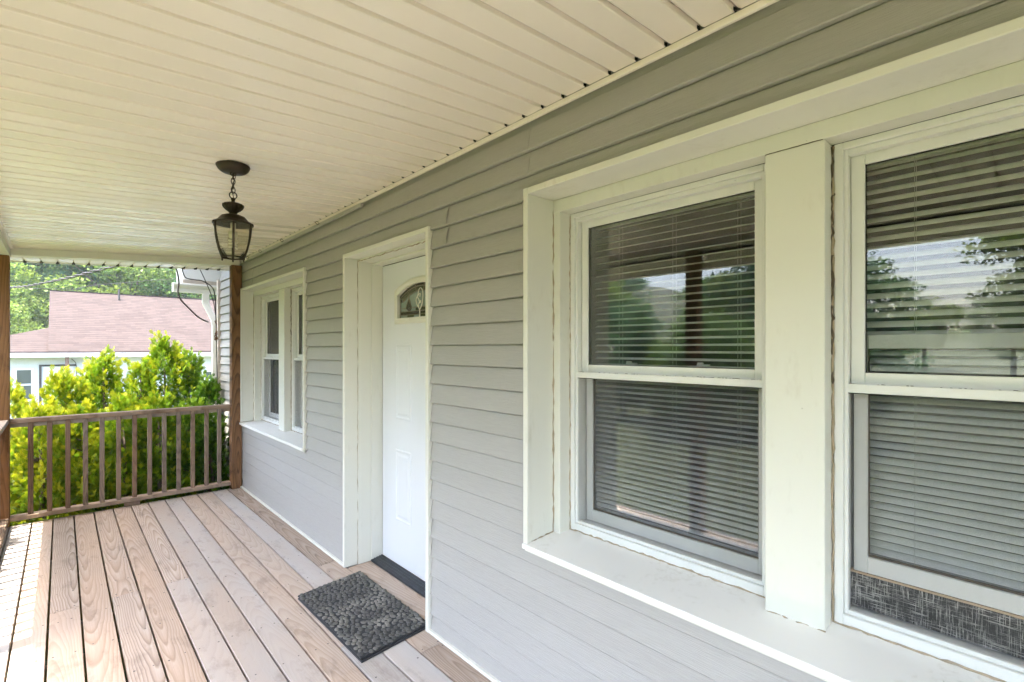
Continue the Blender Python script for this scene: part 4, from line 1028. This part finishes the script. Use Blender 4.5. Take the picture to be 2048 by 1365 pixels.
# trees: crowns of leaf clumps on limbs
def tree_mesh(seed, h, cr, leaf, nclump, nleaf):
    q = np.random.default_rng(seed); V, T = [], []; trunk = MB()
    th = h * .42; trunk.tube([(0, 0, -.4), (.05, .02, th * .5), (-.04, .05, th), (.02, 0, h * .8)], [h * .032, h * .024, h * .017, h * .004], 8)
    cents = []
    for k in range(nclump):
        u = q.normal(size=3); u /= np.linalg.norm(u); rad = q.random() ** .35; c = np.array([0, 0, h * .62]) + u * rad * np.array([cr, cr, h * .38]); cents.append(c)
        if k % 5 == 0:
            b = (0, 0, min(th * .7 + q.random() * th * .6, c[2])); trunk.tube([b, ((b[0] + c[0]) / 2, (b[1] + c[1]) / 2, (b[2] + c[2]) / 2 + .2), tuple(c)], [h * .010, h * .006, h * .002], 5)
    for c in cents:
        n = nleaf; sz = cr * q.uniform(.16, .34); u = q.normal(size=(n, 3)); u /= np.linalg.norm(u, axis=1, keepdims=True); p = c + u * (sz * q.random((n, 1)) ** .4) * np.array([1.15, 1.15, .7])
        a = q.normal(size=(n, 3)); a /= np.linalg.norm(a, axis=1, keepdims=True); b = np.cross(a, q.normal(size=(n, 3))); b /= np.linalg.norm(b, axis=1, keepdims=True); s = leaf * q.uniform(.6, 1.3, (n, 1))
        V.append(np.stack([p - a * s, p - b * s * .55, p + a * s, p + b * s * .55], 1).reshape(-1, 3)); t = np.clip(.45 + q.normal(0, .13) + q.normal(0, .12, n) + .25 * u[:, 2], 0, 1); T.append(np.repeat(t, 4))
    V = np.concatenate(V); F = np.arange(len(V)).reshape(-1, 4); tm = trunk.mesh('trunk', smooth=True); tm.materials.append(M['bark']); return V, F, np.concatenate(T), tm
VAR = []
for i, (h, cr) in enumerate(((9.0, 3.4), (8.0, 3.0), (10.5, 3.3))):
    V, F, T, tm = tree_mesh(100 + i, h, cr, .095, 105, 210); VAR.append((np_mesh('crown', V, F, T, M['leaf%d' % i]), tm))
def tree(x, y, k, s, rz, label, group, sink=0.0):
    t = empty('tree', label, 'tree', group, loc=(x, y, gz(x, y) - sink)); t.rotation_euler = (0, 0, rz); t.scale = (s, s, s * rnd.uniform(.9, 1.1))
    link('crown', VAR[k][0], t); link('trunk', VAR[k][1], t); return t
KIND = ['mid green leafy tree', 'yellow green leafy tree', 'dark bluish green tree']
ROWS = [(33.5, 4.2, 'at the foot of the hillside wood, beside the neighbour house'), (38, 4.6, 'low in the hillside wood, just above the neighbour roof'), (43, 4.8, 'in the lower part of the hillside wood'), (49, 5.0, 'half way up the hillside wood'), (56, 5.4, 'in the upper part of the hillside wood'), (64, 5.8, 'high on the hillside wood'), (74, 6.4, 'at the top of the hillside wood')]
for yy, sp, where in ROWS:
    x = -.16 * yy - 5
    while x < .33 * yy + 6:
        k = rnd.choice((0, 1, 1, 2)) if yy < 60 else rnd.choice((0, 2, 1))
        tree(x + rnd.uniform(-1.2, 1.2), yy + rnd.uniform(-1.8, 1.8), k, rnd.uniform(.8, 1.15), rnd.uniform(0, 6.28), KIND[k] + ' ' + where, 'trees of the wooded hillside'); x += sp
for i in range(17):
    if i in (4, 5): continue   # an open gap in the row
    tree(-10.5 + rnd.uniform(-1.2, 1.2), -9 + i * 2.1, (2, 0, 1)[i % 3], rnd.uniform(.40, .54), i * 2.1, 'bushy young tree bordering the front yard, seen only reflected in the windows', 'young trees bordering the front yard', .9)
FRONT = [(-24 - 5 * (i % 3) + rnd.uniform(-1.5, 1.5), -14 + i * 3.9 + rnd.uniform(-1, 1), (0, 1, 2, 1)[i % 4], rnd.uniform(.85, 1.15)) for i in range(20)]
for i, (x, y, k, s) in enumerate(FRONT):
    if .5 < y < 7.5: s *= .5
    tree(x, y, k, s, i * 1.3, 'leafy tree across the front yard, seen only reflected in the windows', 'trees of the front yard')

# ------------------------------------------------------------------ air
hz = NT('air_haze'); hz.n.remove(hz.p); pv = hz.node('ShaderNodeVolumePrincipled', {'Color': (.84, .93, .97), 'Density': .0011, 'Anisotropy': .15}); hz.t.links.new(pv.outputs[0], hz.out.inputs['Volume'])
tag(MB().box(-152, 162, -122, 202, -2.6, 40).build('haze', hz.m), kind='stuff')
